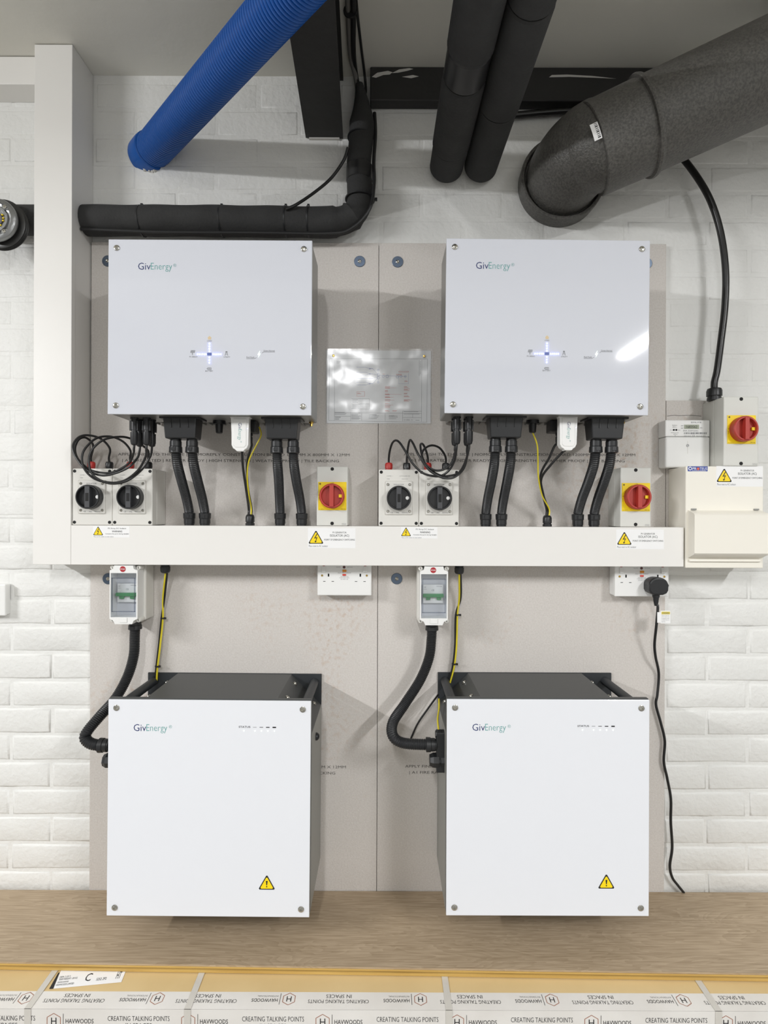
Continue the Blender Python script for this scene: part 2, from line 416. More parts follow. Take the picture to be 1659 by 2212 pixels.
# ------------------------------------------------------------------ inverter (built at the left place, copied to the right)
ICX, ICZ = at(452.75, 707, 1.32).x, at(452.75, 707, 1.32).z
def inverter():
    t = thing('solar_inverter', 'left white glass fronted inverter with lit blue cross', 'inverter', (ICX, 0, ICZ - .206), 'wall hung inverters')
    x, z = ICX, ICZ; yf = Y(1.32)
    B().box(x - .24, x + .24, yf, yf + .005, z - .206, z + .206, .0015, 2).make('front_panel', M_glass, t)
    B().box(x - .238, x + .238, yf + .0052, Y(1.45), z - .204, z + .204, .002, 1).make('case', M_case, t)
    h = B().box(x - .215, x + .215, Y(1.451), Y(1.475), z - .19, z + .19)
    for i in range(24):
        fx = x - .21 + .42 * i / 23
        h.box(fx - .0015, fx + .0015, Y(1.475), -.003, z - .195, z + .19)
    h.make('heatsink', M_case, t)
    for sx in (-1, 1):
        for sz in (-1, 1):
            s = B().lathe((x + sx * .2203, yf, z + sz * .1855), (0, -1, 0), [(0, .0068), (.0012, .0068), (.0018, .006), (.002, .0045), (.0042, .0038), (.0044, .0022), (.002, .0018)], 18)
            s.make('screw', M_chrome, t)
    k = 1.32 / F
    def P(px, py): return (x + (px - 452.75) * k, z + (707 - py) * k)
    y1 = yf - .0003
    a = P(297, 583.5); b = B().text('Giv', (a[0], y1, a[1]), 27 * k, 15 * k, off=-.004); b.make('lettering', M_navy, t)
    a = P(324.5, 583.5 + 4.2); b = B().text('Energy', (a[0], y1, a[1]), 46 * k, 19 * k, off=-.012)
    a = P(373, 577); b.text('®', (a[0], y1, a[1]), 7 * k, 7 * k, off=-.01); b.make('lettering', M_teal, t)
    # icons
    b = B()
    def txt(s, px, py, w, h):
        q = P(px, py); B().text(s, (q[0], y1, q[1]), w * k, h * k, align='C').make('lettering', M_inkg, t)
    txt('PV ARRAY', 418, 772.5, 18, 3); txt('LOAD', 452.3, 738, 10, 3); txt('UTILITY', 490, 772.5, 14, 3); txt('BATTERY', 452, 803, 17, 3)
    txt('Green Normal', 581, 758.5, 24, 3.4); txt('Red Fault', 541, 773, 17, 3.4)
    def sg(p, q, w=.8): p = P(*p); q = P(*q); b.seg(p, q, w * k, (0, y1, 0))
    sg((566, 762), (569, 759.5)); sg((569, 759.5), (594, 759.5)); sg((532, 774.4), (549, 774.4)); sg((549, 774.4), (554, 772))
    b.make('leader_lines', M_inkg, t); b = B()
    for i in range(4): sg((411.5 + i * 2.6, 762), (413 + i * 2.6, 757), .9)
    for i in range(3): sg((411.2 + i * .6, 762 - i * 2.4), (420 + i * .6, 762 - i * 2.4), .7)
    sg((415.5, 762), (415.5, 767), 1.2)
    b.make('panel_icon', M_inkg, t); b = B()
    for i in (-1, 1): sg((489 + i * 3, 768), (489 + i * .8, 759), .8)
    sg((486.5, 765), (491.5, 765), .7); sg((487.5, 762), (490.5, 762), .7); sg((487, 759.5), (491, 759.5), 1.6)
    b.make('tower_icon', M_inkg, t); b = B()
    for i in range(4): sg((448.5 + i * 2.6, 794.5), (448.5 + i * 2.6, 798.5), .8)
    sg((448.5, 794.5), (456.5, 794.5), .8); sg((448.5, 798.5), (456.5, 798.5), .8); sg((447.4, 796), (447.4, 797.5), 1)
    b.make('battery_icon', M_inkg, t)
    hp = [P(452.3, 725.5), P(447.5, 730), P(449, 730), P(449, 733.5), P(455.6, 733.5), P(455.6, 730), P(457, 730)]
    B().poly(hp, (0, y1, 0)).make('house_icon', mat('load_icon', (218, 196, 158), .5), t)
    c0, c1 = P(447.3, 768), P(457, 762)
    B().rect(c0[0], c1[0], c0[1], c1[1], y1).make('centre_mark', mat('centre_mark', (96, 112, 168), .4), t)
    dots = [(452.3, v) for v in (742.5, 748.2, 753.5, 758.8, 772, 777.8, 783.6)] + [(u, 765.2) for u in (426.5, 431.5, 436.5, 441, 444.8, 460.5, 464.5, 468.5, 472.5, 477)]
    for u, v in dots:
        q = P(u, v)
        B().lathe((q[0], yf, q[1]), (0, -1, 0), [(0, .0014), (.0008, .0012), (.0013, .0007)], 8).make('led', M_led, t)
    bolt = [(561.5, 757), (556.3, 766), (559.4, 766), (557.6, 772), (562.6, 763.4), (559.8, 763.4)]
    B().poly([P(*q) for q in bolt], (0, yf - .0006, 0)).make('bolt_light', M_ledw, t)
    # underside
    zb = z - .204
    for dx in (-.203, -.1725):
        for D in (1.38, 1.4116):
            b = B().lathe((x + dx, Y(D), zb), (0, 0, -1), [(0, .0098), (.004, .0098), (.004, .0082), (.03, .0082), (.03, .0066), (.036, .0066), (.036, .0092), (.058, .0092), (.066, .0075), (.068, .004)], 14)
            b.box(x + dx - .0105, x + dx + .0105, Y(D) - .004, Y(D) + .004, zb - .032, zb - .008)
            b.make('dc_connector', M_black, t)
    for x0, x1 in ((-.126, -.044), (.121, .203)):
        b = B(); zt, zl = zb, zb - .052; y0, y1_ = Y(1.36), Y(1.413)
        top = [(x + x0, y0), (x + x1, y0), (x + x1, y1_), (x + x0, y1_)]; i = .004
        bot = [(x + x0 + i, y0 + i), (x + x1 - i, y0 + i), (x + x1 - i, y1_ - i), (x + x0 + i, y1_ - i)]
        va = [b.bm.verts.new((p[0], p[1], zt)) for p in top]; vb = [b.bm.verts.new((p[0], p[1], zl)) for p in bot]
        b.bm.faces.new(va); b.bm.faces.new(vb[::-1])
        for j in range(4): b.bm.faces.new((va[j], vb[j], vb[(j + 1) % 4], va[(j + 1) % 4]))
        bmesh.ops.bevel(b.bm, geom=b.bm.edges[:], offset=.003, segments=2, profile=.5, affect='EDGES')
        b.box(x + x0 - .008, x + x1 + .008, y0 - .001, y1_ + .003, zb - .004, zb)
        for j in range(1, 4):
            rx = x + x0 + (x1 - x0) * j / 4; b.box(rx - .0008, rx + .0008, y0 - .0006, y0 + .002, zb - .026, zb - .004)
        b.make('terminal_cover', M_black, t)
    b = B().box(x + .036, x + .090, Y(1.405), Y(1.448), zb - .03, zb, .003)
    b.make('port_cover', M_black, t)
    gland(x + .066, Y(1.43), zb - .03, (0, 0, -1), .0105, .03, M_black, t)
    b = B().lathe((x - .006, Y(1.42), zb), (0, 0, -1), [(0, .016), (.009, .016), (.009, .010), (.03, .0085), (.032, .006)], 12); b.make('switch_knob', M_black, t)
    B().lathe((x + .226, Y(1.43), zb), (0, 0, -1), [(0, .006), (.004, .006), (.004, .0035), (.011, .0035)], 8).make('earth_stud', M_brass, t)
    return t
inv = inverter()
RX, RZ = at(1181, 706, 1.32).x, at(1181, 706, 1.32).z
shift(inv, RX - ICX, RZ - ICZ, 'right white glass fronted inverter with lit blue cross', math.radians(.45))
inv.rotation_euler = (0, math.radians(.15), 0)
# dongles
DX, DZ = at(518.3, 899, 1.36).x, at(518.3, 899, 1.36).z
def dongle():
    t = thing('wifi_dongle', 'white communication dongle hanging under the left inverter', 'dongle', (DX, Y(1.37), DZ - .085), 'dongles under the inverters')
    w = .0205
    o = [(-w - .004, 0), (-w - .004, -.003), (-w, -.004), (-w, -.070), (-w + .004, -.078), (-w + .009, -.081), (-.009, -.081), (-.008, -.085), (.008, -.085), (.009, -.081), (w - .009, -.081), (w - .004, -.078), (w, -.070), (w, -.004), (w + .004, -.003), (w + .004, 0)]
    B().prism([(DX + p[0], DZ + p[1]) for p in o[::-1]], Y(1.36), Y(1.382), .0015).make('body', M_white, t)
    w2 = .0155; o = [(-w2, -.006), (-w2, -.07), (-w2 + .005, -.0755), (w2 - .005, -.0755), (w2, -.07), (w2, -.006)]
    B().prism([(DX + p[0], DZ + p[1]) for p in o[::-1]], Y(1.3585), Y(1.361), .001).make('front_plate', M_white, t)
    y = Y(1.3582)
    B().text('Giv', (DX - .0035, y, DZ - .0165), .0145, .0085, ux=(0, 0, -1), uy=(1, 0, 0), off=-.006).make('lettering', M_navy, t)
    b = B().text('Energy', (DX - .006, y, DZ - .0318), .026, .011, ux=(0, 0, -1), uy=(1, 0, 0), off=-.012)
    b.text('®', (DX + .002, y, DZ - .061), .003, .003, ux=(0, 0, -1), uy=(1, 0, 0)); b.make('lettering', M_teal, t)
    B().lathe((DX + .0185, Y(1.3605), DZ - .03), (0, -1, 0), [(0, .0009), (.0006, .0006)], 6).make('led', M_led, t)
    return t
dg = dongle()
shift(dg, at(1228, 899, 1.36).x - DX, at(1228, 897, 1.36).z - DZ, 'white communication dongle hanging under the right inverter')

# ------------------------------------------------------------------ flexible conduits
def ribbed(r, pitch=.0044, a=.0016):
    return lambda L, t: r - a * (0.5 + 0.5 * math.cos(2 * math.pi * L / pitch))
def fitting(b, o, ax, r, L):
    b.lathe(o, ax, [(0, r * .92), (L * .12, r * .92), (L * .14, r), (L * .5, r), (L * .55, r * 1.1), (L * .95, r * 1.14), (L, r * .9)], 16)
    return b
def conduit(label, pts, r, f0, f1, group):
    base = pts[-1]
    t = thing('flexible_conduit', label, 'conduit', base, group)
    B().sweep(pts, ribbed(r), 14, .0011).make('tube', M_blk2, t)
    for (o, ax, L) in (f0, f1):
        b = fitting(B(), o, ax, r * 1.13, L); ax_ = Vector(ax).normalized(); c = Vector(o) + ax_ * (L * .72)
        if abs(ax_.z) > .5: b.box(c.x - .005, c.x + .005, c.y - r * 1.4, c.y - r, c.z - .004, c.z + .004)
        b.make('fitting', M_black, t)
    return t
zbL = ICZ - .204 - .052; zbR = RZ - .204 - .052
cset = [(379.6, 409, 'leftmost ribbed black conduit under the left inverter'), (415, 442.7, 'second ribbed black conduit from left under the left inverter'),
        (598, 605, 'third ribbed black conduit from left under the left inverter'), (633.5, 651.6, 'rightmost ribbed black conduit under the left inverter'),
        (1070, 1049, 'leftmost ribbed black conduit under the right inverter'), (1104.5, 1083, 'second ribbed black conduit from left under the right inverter'),
        (1287, 1248, 'third ribbed black conduit from left under the right inverter'), (1321, 1283, 'rightmost ribbed black conduit under the right inverter')]
for a, bq, lab in cset:
    zt = zbL if a < 829 else zbR
    p0 = at(a, 951, 1.387); p0.z = zt; p1 = at(bq, 1134, 1.51); p1.z = ZH1
    q0 = p0 + Vector((0, 0, -.022)); q1 = p1 + Vector((0, 0, .022)); d = q1 - q0
    pts = [q0, q0 + Vector((d.x * .02, d.y * .10, d.z * .22)), q0 + Vector((d.x * .25, d.y * .38, d.z * .45)), q0 + Vector((d.x * .72, d.y * .75, d.z * .7)), q0 + Vector((d.x * .97, d.y * .97, d.z * .9)), q1]
    conduit(lab, pts, .0125, (p0, (0, 0, -1), .034), (p1, (0, 0, 1), .034), 'conduits under the inverters')

# ------------------------------------------------------------------ DC isolators
def dc_isolator(label, x0):
    w, z0, z1, yf = .105, ZH1 + .0005, ZH1 + .149, Y(1.469)
    t = thing('dc_isolator', label, 'isolator', (x0 + w / 2, -.045, z0), 'rotary isolators with black knobs')
    x1 = x0 + w; cx = x0 + w / 2
    B().box(x0, x1, yf + .028, -.0005, z0, z1, .003).make('body', M_greyp, t)
    B().box(x0, x1, yf, yf + .0275, z0, z1, .0025).make('lid', M_greyp, t)
    for sx in (.0065, w - .0065):
        for sz in (.0075, .1415):
            B().lathe((x0 + sx, yf + .0002, z0 + sz), (0, -1, 0), [(0, .0042), (.0006, .0042), (.0006, .0034), (.0003, .0034)], 14).make('screw', M_hole, t)
    pz0, pz1 = z0 + .030, z0 + .118
    B().box(cx - .0355, cx + .0355, yf - .003, yf, pz0, pz1, .0025).make('dial_plate', M_greyp, t)
    for sx in (-1, 1):
        for zz in (pz0 + .009, pz1 - .009):
            screw('screw', cx + sx * .0285, zz, yf - .003, .0034, M_chrome, t)
    kc = (cx, yf - .003, z0 + .0735); R = .0315
    kn = B().lathe(kc, (0, -1, 0), [(0, R), (.020, R), (.022, R - .0015), (.022, R - .0035), (.011, R - .005), (.011, .004)], 40).make('knob', M_black, t)
    B().box(cx - .0065, cx + .0065, yf - .026, yf - .012, kc[2] - R + .004, kc[2] + R - .004, .001).make('grip', mat('knob_grip', (70, 71, 74), .4), kn)
    B().box(cx - .004, cx + .004, yf - .0264, yf - .024, kc[2] - .011, kc[2] + .010).make('slot', M_hole, kn)
    B().lathe((cx + .022, yf - .014, kc[2]), (0, -1, 0), [(0, .0048), (.0025, .0048), (.003, .004)], 14).make('lock_screw', M_white, kn)
    b = B()
    b.text('IP RATED ~I', (x0 + .021, yf - .0004, z1 - .018), .015, .0017); b.text('DC-PV2 32A 800V 1000V', (cx + .002, yf - .0004, z1 - .018), .028, .0017)
    b.text('32A', (x0 + .021, yf - .0004, z1 - .0255), .008, .0018); b.text('ISOLATOR', (cx + .008, yf - .0004, z1 - .0255), .016, .0016)
    b.text('ISOLATOR', (cx, yf - .0034, pz1 - .011), .026, .0035, align='C', off=-.01)
    b.text('CE', (cx - .021, yf - .0034, pz0 + .004), .006, .0035); b.text('IP66', (cx - .006, yf - .0034, pz0 + .004), .007, .0025); b.text('MADE IN ITALY', (cx + .008, yf - .0034, pz0 + .004), .016, .0022)
    b.make('lettering', M_inkg, t)
    for dx, m in ((-.026, M_redg), (.0225, M_black)):
        g = B().lathe((cx + dx, Y(1.515), z1), (0, 0, 1), [(0, .0098), (.005, .0098), (.005, .0085), (.0062, .0085), (.0062, .0104), (.017, .0104), (.021, .0085), (.022, .0045)], 10)
        g.make('gland', m, t)
    return t
DCX = [-.8175, -.712, -.014, .0915]
DCL = ['left rotary isolator of the pair beside the vertical trunking', 'right rotary isolator of the pair beside the vertical trunking',
       'left rotary isolator of the pair below the laminated sheet', 'right rotary isolator of the pair under the right inverter connectors']
d0 = dc_isolator(DCL[0], DCX[0])
for xx, lab in zip(DCX[1:], DCL[1:]): shift(d0, xx - DCX[0], 0, lab)
# solar cables
def scale_path(pts, ox, oy, s, Ds):
    n = len(pts); out = []
    for i, (x, y) in enumerate(pts):
        u = i / (n - 1) * (len(Ds) - 1); j = min(int(u), len(Ds) - 2); D = Ds[j] + (Ds[j + 1] - Ds[j]) * (u - j)
        out.append(at(ox + x / s, oy + y / s, D))
    return out
ztop = ZH1 + .149 + .02
Lp = [([(465, 490), (440, 300), (330, 185), (220, 210), (160, 340), (190, 490), (300, 620), (430, 700), (640, 735), (800, 705), (1000, 580), (1070, 430), (1085, 330)], 1.38, -.203, 0),
      ([(745, 490), (700, 350), (560, 200), (350, 145), (200, 190), (125, 330), (180, 500), (330, 680), (560, 770), (780, 740), (1000, 640), (1130, 500), (1180, 330)], 1.4116, -.203, 0),
      ([(1060, 490), (1020, 380), (900, 240), (700, 165), (480, 200), (300, 380), (270, 560), (340, 720), (500, 840), (750, 885), (950, 840), (1150, 680), (1260, 480), (1290, 330)], 1.38, -.1725, 1),
      ([(1350, 500), (1300, 390), (1200, 300), (1030, 200), (850, 170), (600, 220), (420, 380), (375, 560), (420, 740), (560, 850), (750, 900), (980, 850), (1200, 680), (1330, 480), (1370, 330)], 1.4116, -.1725, 1)]
Rp = [([(255, 610), (265, 450), (310, 310), (375, 260), (450, 310), (560, 480), (680, 680), (850, 840), (1050, 900), (1200, 890), (1340, 780), (1430, 600), (1470, 360)], 1.38, -.203, 2),
      ([(590, 610), (590, 400), (625, 255), (680, 310), (760, 480), (870, 660), (1000, 790), (1150, 880), (1300, 900), (1500, 840), (1620, 640), (1690, 400)], 1.38, -.1725, 2),
      ([(945, 610), (920, 460), (860, 330), (815, 340), (830, 480), (870, 620), (960, 740), (1100, 800), (1250, 770), (1380, 650), (1440, 450), (1450, 360)], 1.4116, -.203, 3),
      ([(1290, 620), (1240, 500), (1150, 390), (1020, 350), (900, 400), (840, 500), (860, 640), (960, 780), (1100, 880), (1250, 935), (1420, 920), (1580, 780), (1650, 560), (1680, 400)], 1.4116, -.1725, 3)]
names = ['first', 'second', 'third', 'fourth']; cols = ['red', 'black']
for si, (PP, ox, oy, s, side, cx0, zz) in enumerate(((Lp, 140, 920, 7.213, 'left', ICX, ICZ), (Rp, 810, 920, 8.295, 'right', RX, RZ))):
    for i, (pts, Dc, rel, di) in enumerate(PP):
        path = scale_path(pts, ox, oy, s, [1.515, 1.47 + .006 * i, 1.44 - .007 * i, 1.425 - .006 * i, 1.42, Dc])
        dcx = DCX[di] + .0525 + (-.026 if i % 2 == 0 else .0225)
        path[0] = Vector((dcx, Y(1.515), ztop - .002)); path[-1] = Vector((cx0 + rel, Y(Dc), zz - .204 - .066))
        path.insert(1, Vector((dcx, Y(1.512), ztop + .012))); 
        path.insert(len(path) - 1, path[-1] + Vector((-.001, 0, -.012)))
        o = B().sweep(path, .0029, 8, .004).make('solar_cable', M_cable)
        tag(o, '%s looped black solar cable from left, from a %s gland under the %s inverter' % (names[i], cols[i % 2], side), 'cable', 'looped solar cables')

# ------------------------------------------------------------------ AC isolators
def warn_plate(t, cx, cz, yf, k=1.0):
    s = .0372 * k
    B().box(cx - s, cx + s, yf - .0015, yf, cz - s, cz + s, .0006, 1).make('yellow_plate', M_yel, t)
    b = B(); y = yf - .0019
    b.text('I ON', (cx - .004, y, cz + s - .0040), .008, .0026); b.text('O', (cx - s + .0015, y, cz), .003, .004); b.text('OFF', (cx - s + .0035, y, cz - .012), .009, .0022, ux=(0, 0, 1), uy=(-1, 0, 0))
    b.text('690V 20A', (cx + s - .014, y, cz - s + .002), .012, .0024); b.text('IEC 60947-3', (cx - s + .002, y, cz - s + .002), .014, .0016)
    b.poly([(cx - s + .005, cz + s - .002), (cx - s + .002, cz + s - .005), (cx - s + .005, cz + s - .008), (cx - s + .008, cz + s - .005)], (0, y, 0)); b.make('lettering', mat('plate_ink', (120, 96, 20), .5), t)
    R = .0325 * k; y0 = yf - .0015
    kn = B().lathe((cx, y0, cz), (0, -1, 0), [(0, R), (.018, R), (.0205, R - .002), (.0205, R - .005), (.009, R - .0065), (.009, .004)], 40).make('knob', M_red, t)
    B().box(cx - .0055, cx + .0055, y0 - .0245, y0 - .009, cz - R + .004, cz + R - .004, .0012).make('grip', M_red, kn)
    B().box(cx + .018, cx + .026, y0 - .0135, y0 - .0095, cz - .004, cz + .004).make('lock_tab', M_yel, kn)
def ac_isolator(label, x0, x1, z0, z1, D, cpz, glnd=None):
    yf = Y(D); cx = (x0 + x1) / 2
    t = thing('ac_isolator', label, 'isolator', (cx, yf / 2, z0), 'isolators with red knobs on yellow plates')
    B().box(x0, x1, yf * .55, -.0005, z0, z1, .002).make('body', M_grey2, t)
    B().box(x0, x1, yf, yf * .55 - .0004, z0, z1, .0025).make('lid', M_grey2, t)
    warn_plate(t, cx + .0005, cpz, yf)
    for zz in (z0 + .0065, z1 - .0065):
        b = B().lathe((cx, yf - .0002, zz), (0, -1, 0), [(0, .0046), (.0005, .0046)], 14); b.make('screw_hole', M_hole, t)
    b = B().text('MADE IN', (x1 - .016, yf - .0003, z0 + .0055), .012, .0016); b.text('AUSTRIA', (x1 - .016, yf - .0003, z0 + .0025), .012, .0016); b.make('lettering', M_inkg, t)
    if glnd:
        b = B().lathe((glnd, Y(1.515), z1), (0, 0, 1), [(0, .018), (.008, .018), (.008, .0155), (.012, .0155), (.012, .0192), (.026, .0192), (.032, .017), (.034, .011)], 14); b.make('gland', M_black, t)
    return t
zi0, zi1 = ZH1 + .0005, ZH1 + .157
a = at(684, 1070, 1.479).x; ac_isolator('red and yellow rotary isolator left of centre below the left inverter', a, a + .082, zi0, zi1, 1.479, ZH1 + .079)
a = at(1340, 1070, 1.479).x; ac_isolator('red and yellow rotary isolator standing on the trunking below the right inverter', a, a + .081, zi0, zi1, 1.479, ZH1 + .079)
CUX0, CUX1, CUZ0, CUZ1 = at(1481, 1100, 1.466).x, at(1649, 1100, 1.466).x, ZH0 - .003, at(1481, 1007, 1.466).z
a = at(1563, 930, 1.461).x; ac_isolator('larger red and yellow rotary isolator above the consumer unit', a, a + .0915, CUZ1 + .0006, CUZ1 + .1815, 1.461, at(1600, 928, 1.461).z, at(1543, 850, 1.515).x)

# ------------------------------------------------------------------ consumer unit
t = thing('consumer_unit', 'cream steel consumer unit with hinged cover at the right', 'consumer unit', ((CUX0 + CUX1) / 2, -.045, CUZ0))
B().box(CUX0 + .002, CUX1 - .002, Y(1.478), -.0005 + YW * 0, CUZ0 + .001, CUZ1 - .001, .001).make('case', M_cream, t)
B().box(CUX0, CUX1, Y(1.466), Y(1.4775), CUZ0, CUZ1, .002).make('front_cover', M_cream, t)
yb, yf = Y(1.466), Y(1.434); fx0, fx1 = CUX0 + .006, CUX1 - .006
ft, fb = .0075, -.117
b = B(); pr = [(yb, ft), (yf + .004, ft - .008), (yf, ft - .012), (yf, fb + .014), (yf + .003, fb + .011), (yb, fb - .001)]
va = [b.bm.verts.new((fx0, p[0], p[1])) for p in pr]; vb = [b.bm.verts.new((fx1, p[0], p[1])) for p in pr]
b.bm.faces.new(va); b.bm.faces.new(vb[::-1])
for j in range(6): b.bm.faces.new((va[j], vb[j], vb[(j + 1) % 6], va[(j + 1) % 6]))
fl = b.make('hinged_cover', M_cream, t)
for px in (1498, 1633):
    q = at(px, 1098, 1.466); B().box(q.x - .0065, q.x + .0065, yb - .003, yb, ft + .0005, ft + .0045).make('hinge', mat('hinge_grey', (150, 150, 146), .4), t)
B().box(fx0 + .001, fx1 - .003, yb - .006, yb, fb - .0105, fb - .003, .003, 3).make('pull_lip', M_cream, t)
q = at(1452, 1055, 1.53); B().lathe((CUX0 + .0025, q.y, q.z), (-1, 0, 0), [(0, .016), (.0007, .0155)], 24).make('knockout', M_cream, t)
y = yb - .0003
c0, c1 = at(1485.5, 1018, 1.466), at(1528.5, 1007.5, 1.466)
plb = B().rect(c0.x, c1.x, c0.z, c1.z, y).make('brand_label', M_lblue, t)
w_ = c1.x - c0.x; h_ = c1.z - c0.z
b = B().text('PR', (c0.x + w_ * .24, y - .0002, c0.z + h_ * .25), w_ * .2, h_ * .55); b.text('TEUS', (c0.x + w_ * .60, y - .0002, c0.z + h_ * .25), w_ * .37, h_ * .55)
b.disc(c0.x + w_ * .12, c0.z + h_ * .55, h_ * .36, y - .0002); b.rect(c0.x + w_ * .22, c1.x - w_ * .09, c0.z + h_ * .08, c0.z + h_ * .13, y - .0002); b.make('lettering', M_stick, plb)
B().disc(c0.x + w_ * .52, c0.z + h_ * .5, h_ * .28, y - .0003).make('red_dot', mat('proteus_red', (216, 96, 70), .4), plb)
B().disc(c0.x + w_ * .12, c0.z + h_ * .55, h_ * .22, y - .0003).make('emblem', M_lblue, plb)

# ------------------------------------------------------------------ electricity meter
mx0, mx1, mz0, mz1, yf = at(1437, 950, 1.518).x, .8818, CUZ1 + .0006, at(1437, 907, 1.518).z, Y(1.518)
t = thing('electricity_meter', 'white electricity meter with small digital display', 'meter', ((mx0 + mx1) / 2, -.02, mz0))
zs = mz1 - .0455
B().box(mx0, mx1, yf, -.0005, zs + .0005, mz1, .003).make('body', M_white, t)
B().box(mx0, mx1, yf - .001, -.0005, mz0, zs, .005, 3).make('terminal_cover', M_white, t)
def mp(px, py): q = at(px, py, 1.518); return q.x, q.z
a, b_ = mp(1477.5, 926.5), mp(1510, 917.5)
lc = B().rect(a[0], b_[0], a[1], b_[1], yf - .0004).make('display', M_lcd, t)
B().text('1683562', (a[0] + .006, yf - .0007, a[1] + .002), (b_[0] - a[0]) * .72, (b_[1] - a[1]) * .62).make('digits', M_ink, lc)
b = B()
for s_, px, py, w, h in (('EMLITE', 1493, 914, 22, 3), ('kWh', 1512, 925.5, 5, 2.4), ('IMP', 1471, 921, 5, 2.2), ('EXP', 1471, 926, 5, 2.2), ('ENA 32207220A1', 1476, 932, 32, 3.2),
                         ('Manufacturer', 1452, 919.5, 11, 2), ('EMA1.z', 1453, 923.5, 9, 2), ('1000 imp', 1447, 930, 6, 1.8), ('kWh/kVarh', 1463.5, 930, 6, 1.8), ('230V 50Hz 0.25-5(100)A', 1449, 936, 17, 2), ('IP51', 1455, 939, 8, 1.8), ('MID', 1457, 942, 3, 1.8),
                         ('M22 0120', 1478, 942.8, 14, 2.2), ('CE', 1495, 943, 6, 3.4), ('M22 0120 2022', 1504, 942.8, 20, 2.2)):
    q = mp(px, py); k = 1.518 / F; b.text(s_, (q[0], yf - .0004, q[1]), w * k, h * k)
for i in range(26):
    q = mp(1477 + i * 1.92, 938); b.rect(q[0], q[0] + random.uniform(.0008, .0018), q[1], q[1] + .0052, yf - .0004)
b.make('lettering', M_inkg, t)
for px in (1455.5, 1460.8):
    q = mp(px, 928.7); B().lathe((q[0], yf, q[1]), (0, -1, 0), [(0, .0026), (.0006, .0026)], 12).make('port', M_hole, t)
q = mp(1485, 962.5); B().lathe((q[0], yf - .001, q[1]), (0, -1, 0), [(0, .0037), (.001, .0037), (.001, .002), (.0002, .002)], 14).make('screw', M_silver, t)
B().box(q[0] - .0006, q[0] + .0006, yf - .0014, yf, q[1] - .022, q[1] + .012).make('moulded_line', M_greyp, t)

# ------------------------------------------------------------------ stickers
def tri(cx, z0, s, k=0.0):
    h = s * .88; r = s * .06
    P = [Vector((cx - s / 2, z0)), Vector((cx + s / 2, z0)), Vector((cx, z0 + h))]; c = sum(P, Vector((0, 0))) / 3; out = []
    P = [c + (p - c) * (1 - k) for p in P]
    for i in range(3):
        p, a, b_ = P[i], (P[i - 1] - P[i]).normalized(), (P[(i + 1) % 3] - P[i]).normalized()
        for u in (0, .5, 1): out.append(tuple(p + a * r * (1 - u) * 1.2 + b_ * r * u * 1.2 - (0 if u != .5 else 1) * (p - c).normalized() * 0))
    return out
def sticker(label, px0, py0, px1, py1, ac, y=YT):
    D = DB + y; p, q = at(px0, py1, D), at(px1, py0, D); x0, x1, z0, z1 = p.x, q.x, p.z, q.z; w, h = x1 - x0, z1 - z0
    t = thing('warning_sticker', label, 'sticker', (x0, y, z0), 'electrical warning stickers')
    B().box(x0, x1, y - .0003, y - .00002, z0, z1).make('backing', M_stick, t)
    yy = y - .0005; ts = h * .78 if ac else h * .92
    cx = x0 + (w * .17 if ac else w * .14); tz = z0 + (h * .22 if ac else h * .2)
    B().poly(tri(cx, tz, ts), (0, yy, 0)).make('triangle_border', M_ink, t)
    B().poly(tri(cx, tz, ts, .17), (0, yy - .0002, 0)).make('triangle', M_yel, t)
    s = ts
    bp = [(.06, .66), (-.12, .33), (.03, .36), (-.03, .17), (-.09, .18), (-.045, .07), (.055, .17), (.005, .17), (.10, .42), (-.03, .395), (.12, .66)]
    b = B()
    for f in ((0, 1, 2, 9, 10), (2, 3, 7, 8, 9), (4, 5, 6)): b.poly([(cx + bp[i][0] * s, tz + bp[i][1] * s) for i in f], (0, yy - .0004, 0))
    if ac:
        mx = x0 + w * .665
        b.text('PV GENERATOR', (mx, yy, z0 + h * .74), w * .29, h * .085, align='C'); b.text('ISOLATOR (AC)', (mx, yy, z0 + h * .54), w * .40, h * .15, align='C')
        b.text('POINT OF EMERGENCY SWITCHING', (mx, yy, z0 + h * .38), w * .64, h * .085, align='C')
    else:
        mx = x0 + w * .66
        b.text('PV Array DC Isolator', (mx, yy, z0 + h * .72), w * .5, h * .16, align='C'); b.text('WARNING', (mx, yy, z0 + h * .47), w * .28, h * .16, align='C', off=.01)
        b.text('Contains live parts during daylight', (mx, yy, z0 + h * .25), w * .64, h * .13, align='C')
    b.make('lettering', M_ink, t)
    b = B().text('Place next to AC isolator' if ac else 'Place on DC isolator on main isolator', (x0 + w * .02, yy, z0 + h * (.06 if ac else .03)), w * (.40 if ac else .55), h * .1)
    b.make('small_print', M_inkg, t)
sticker('small warning sticker below the left pair of black knob isolators', 201, 1137, 280, 1161, False)
sticker('isolator warning sticker on the trunking left of centre', 665, 1141, 768, 1184, True)
sticker('small warning sticker on the trunking at the middle', 866, 1139, 945, 1163, False)
sticker('isolator warning sticker at the right end of the trunking', 1331, 1144, 1434, 1186, True)
sticker('isolator warning sticker on the cream consumer unit', 1547, 1007, 1648, 1051, True, Y(1.466))

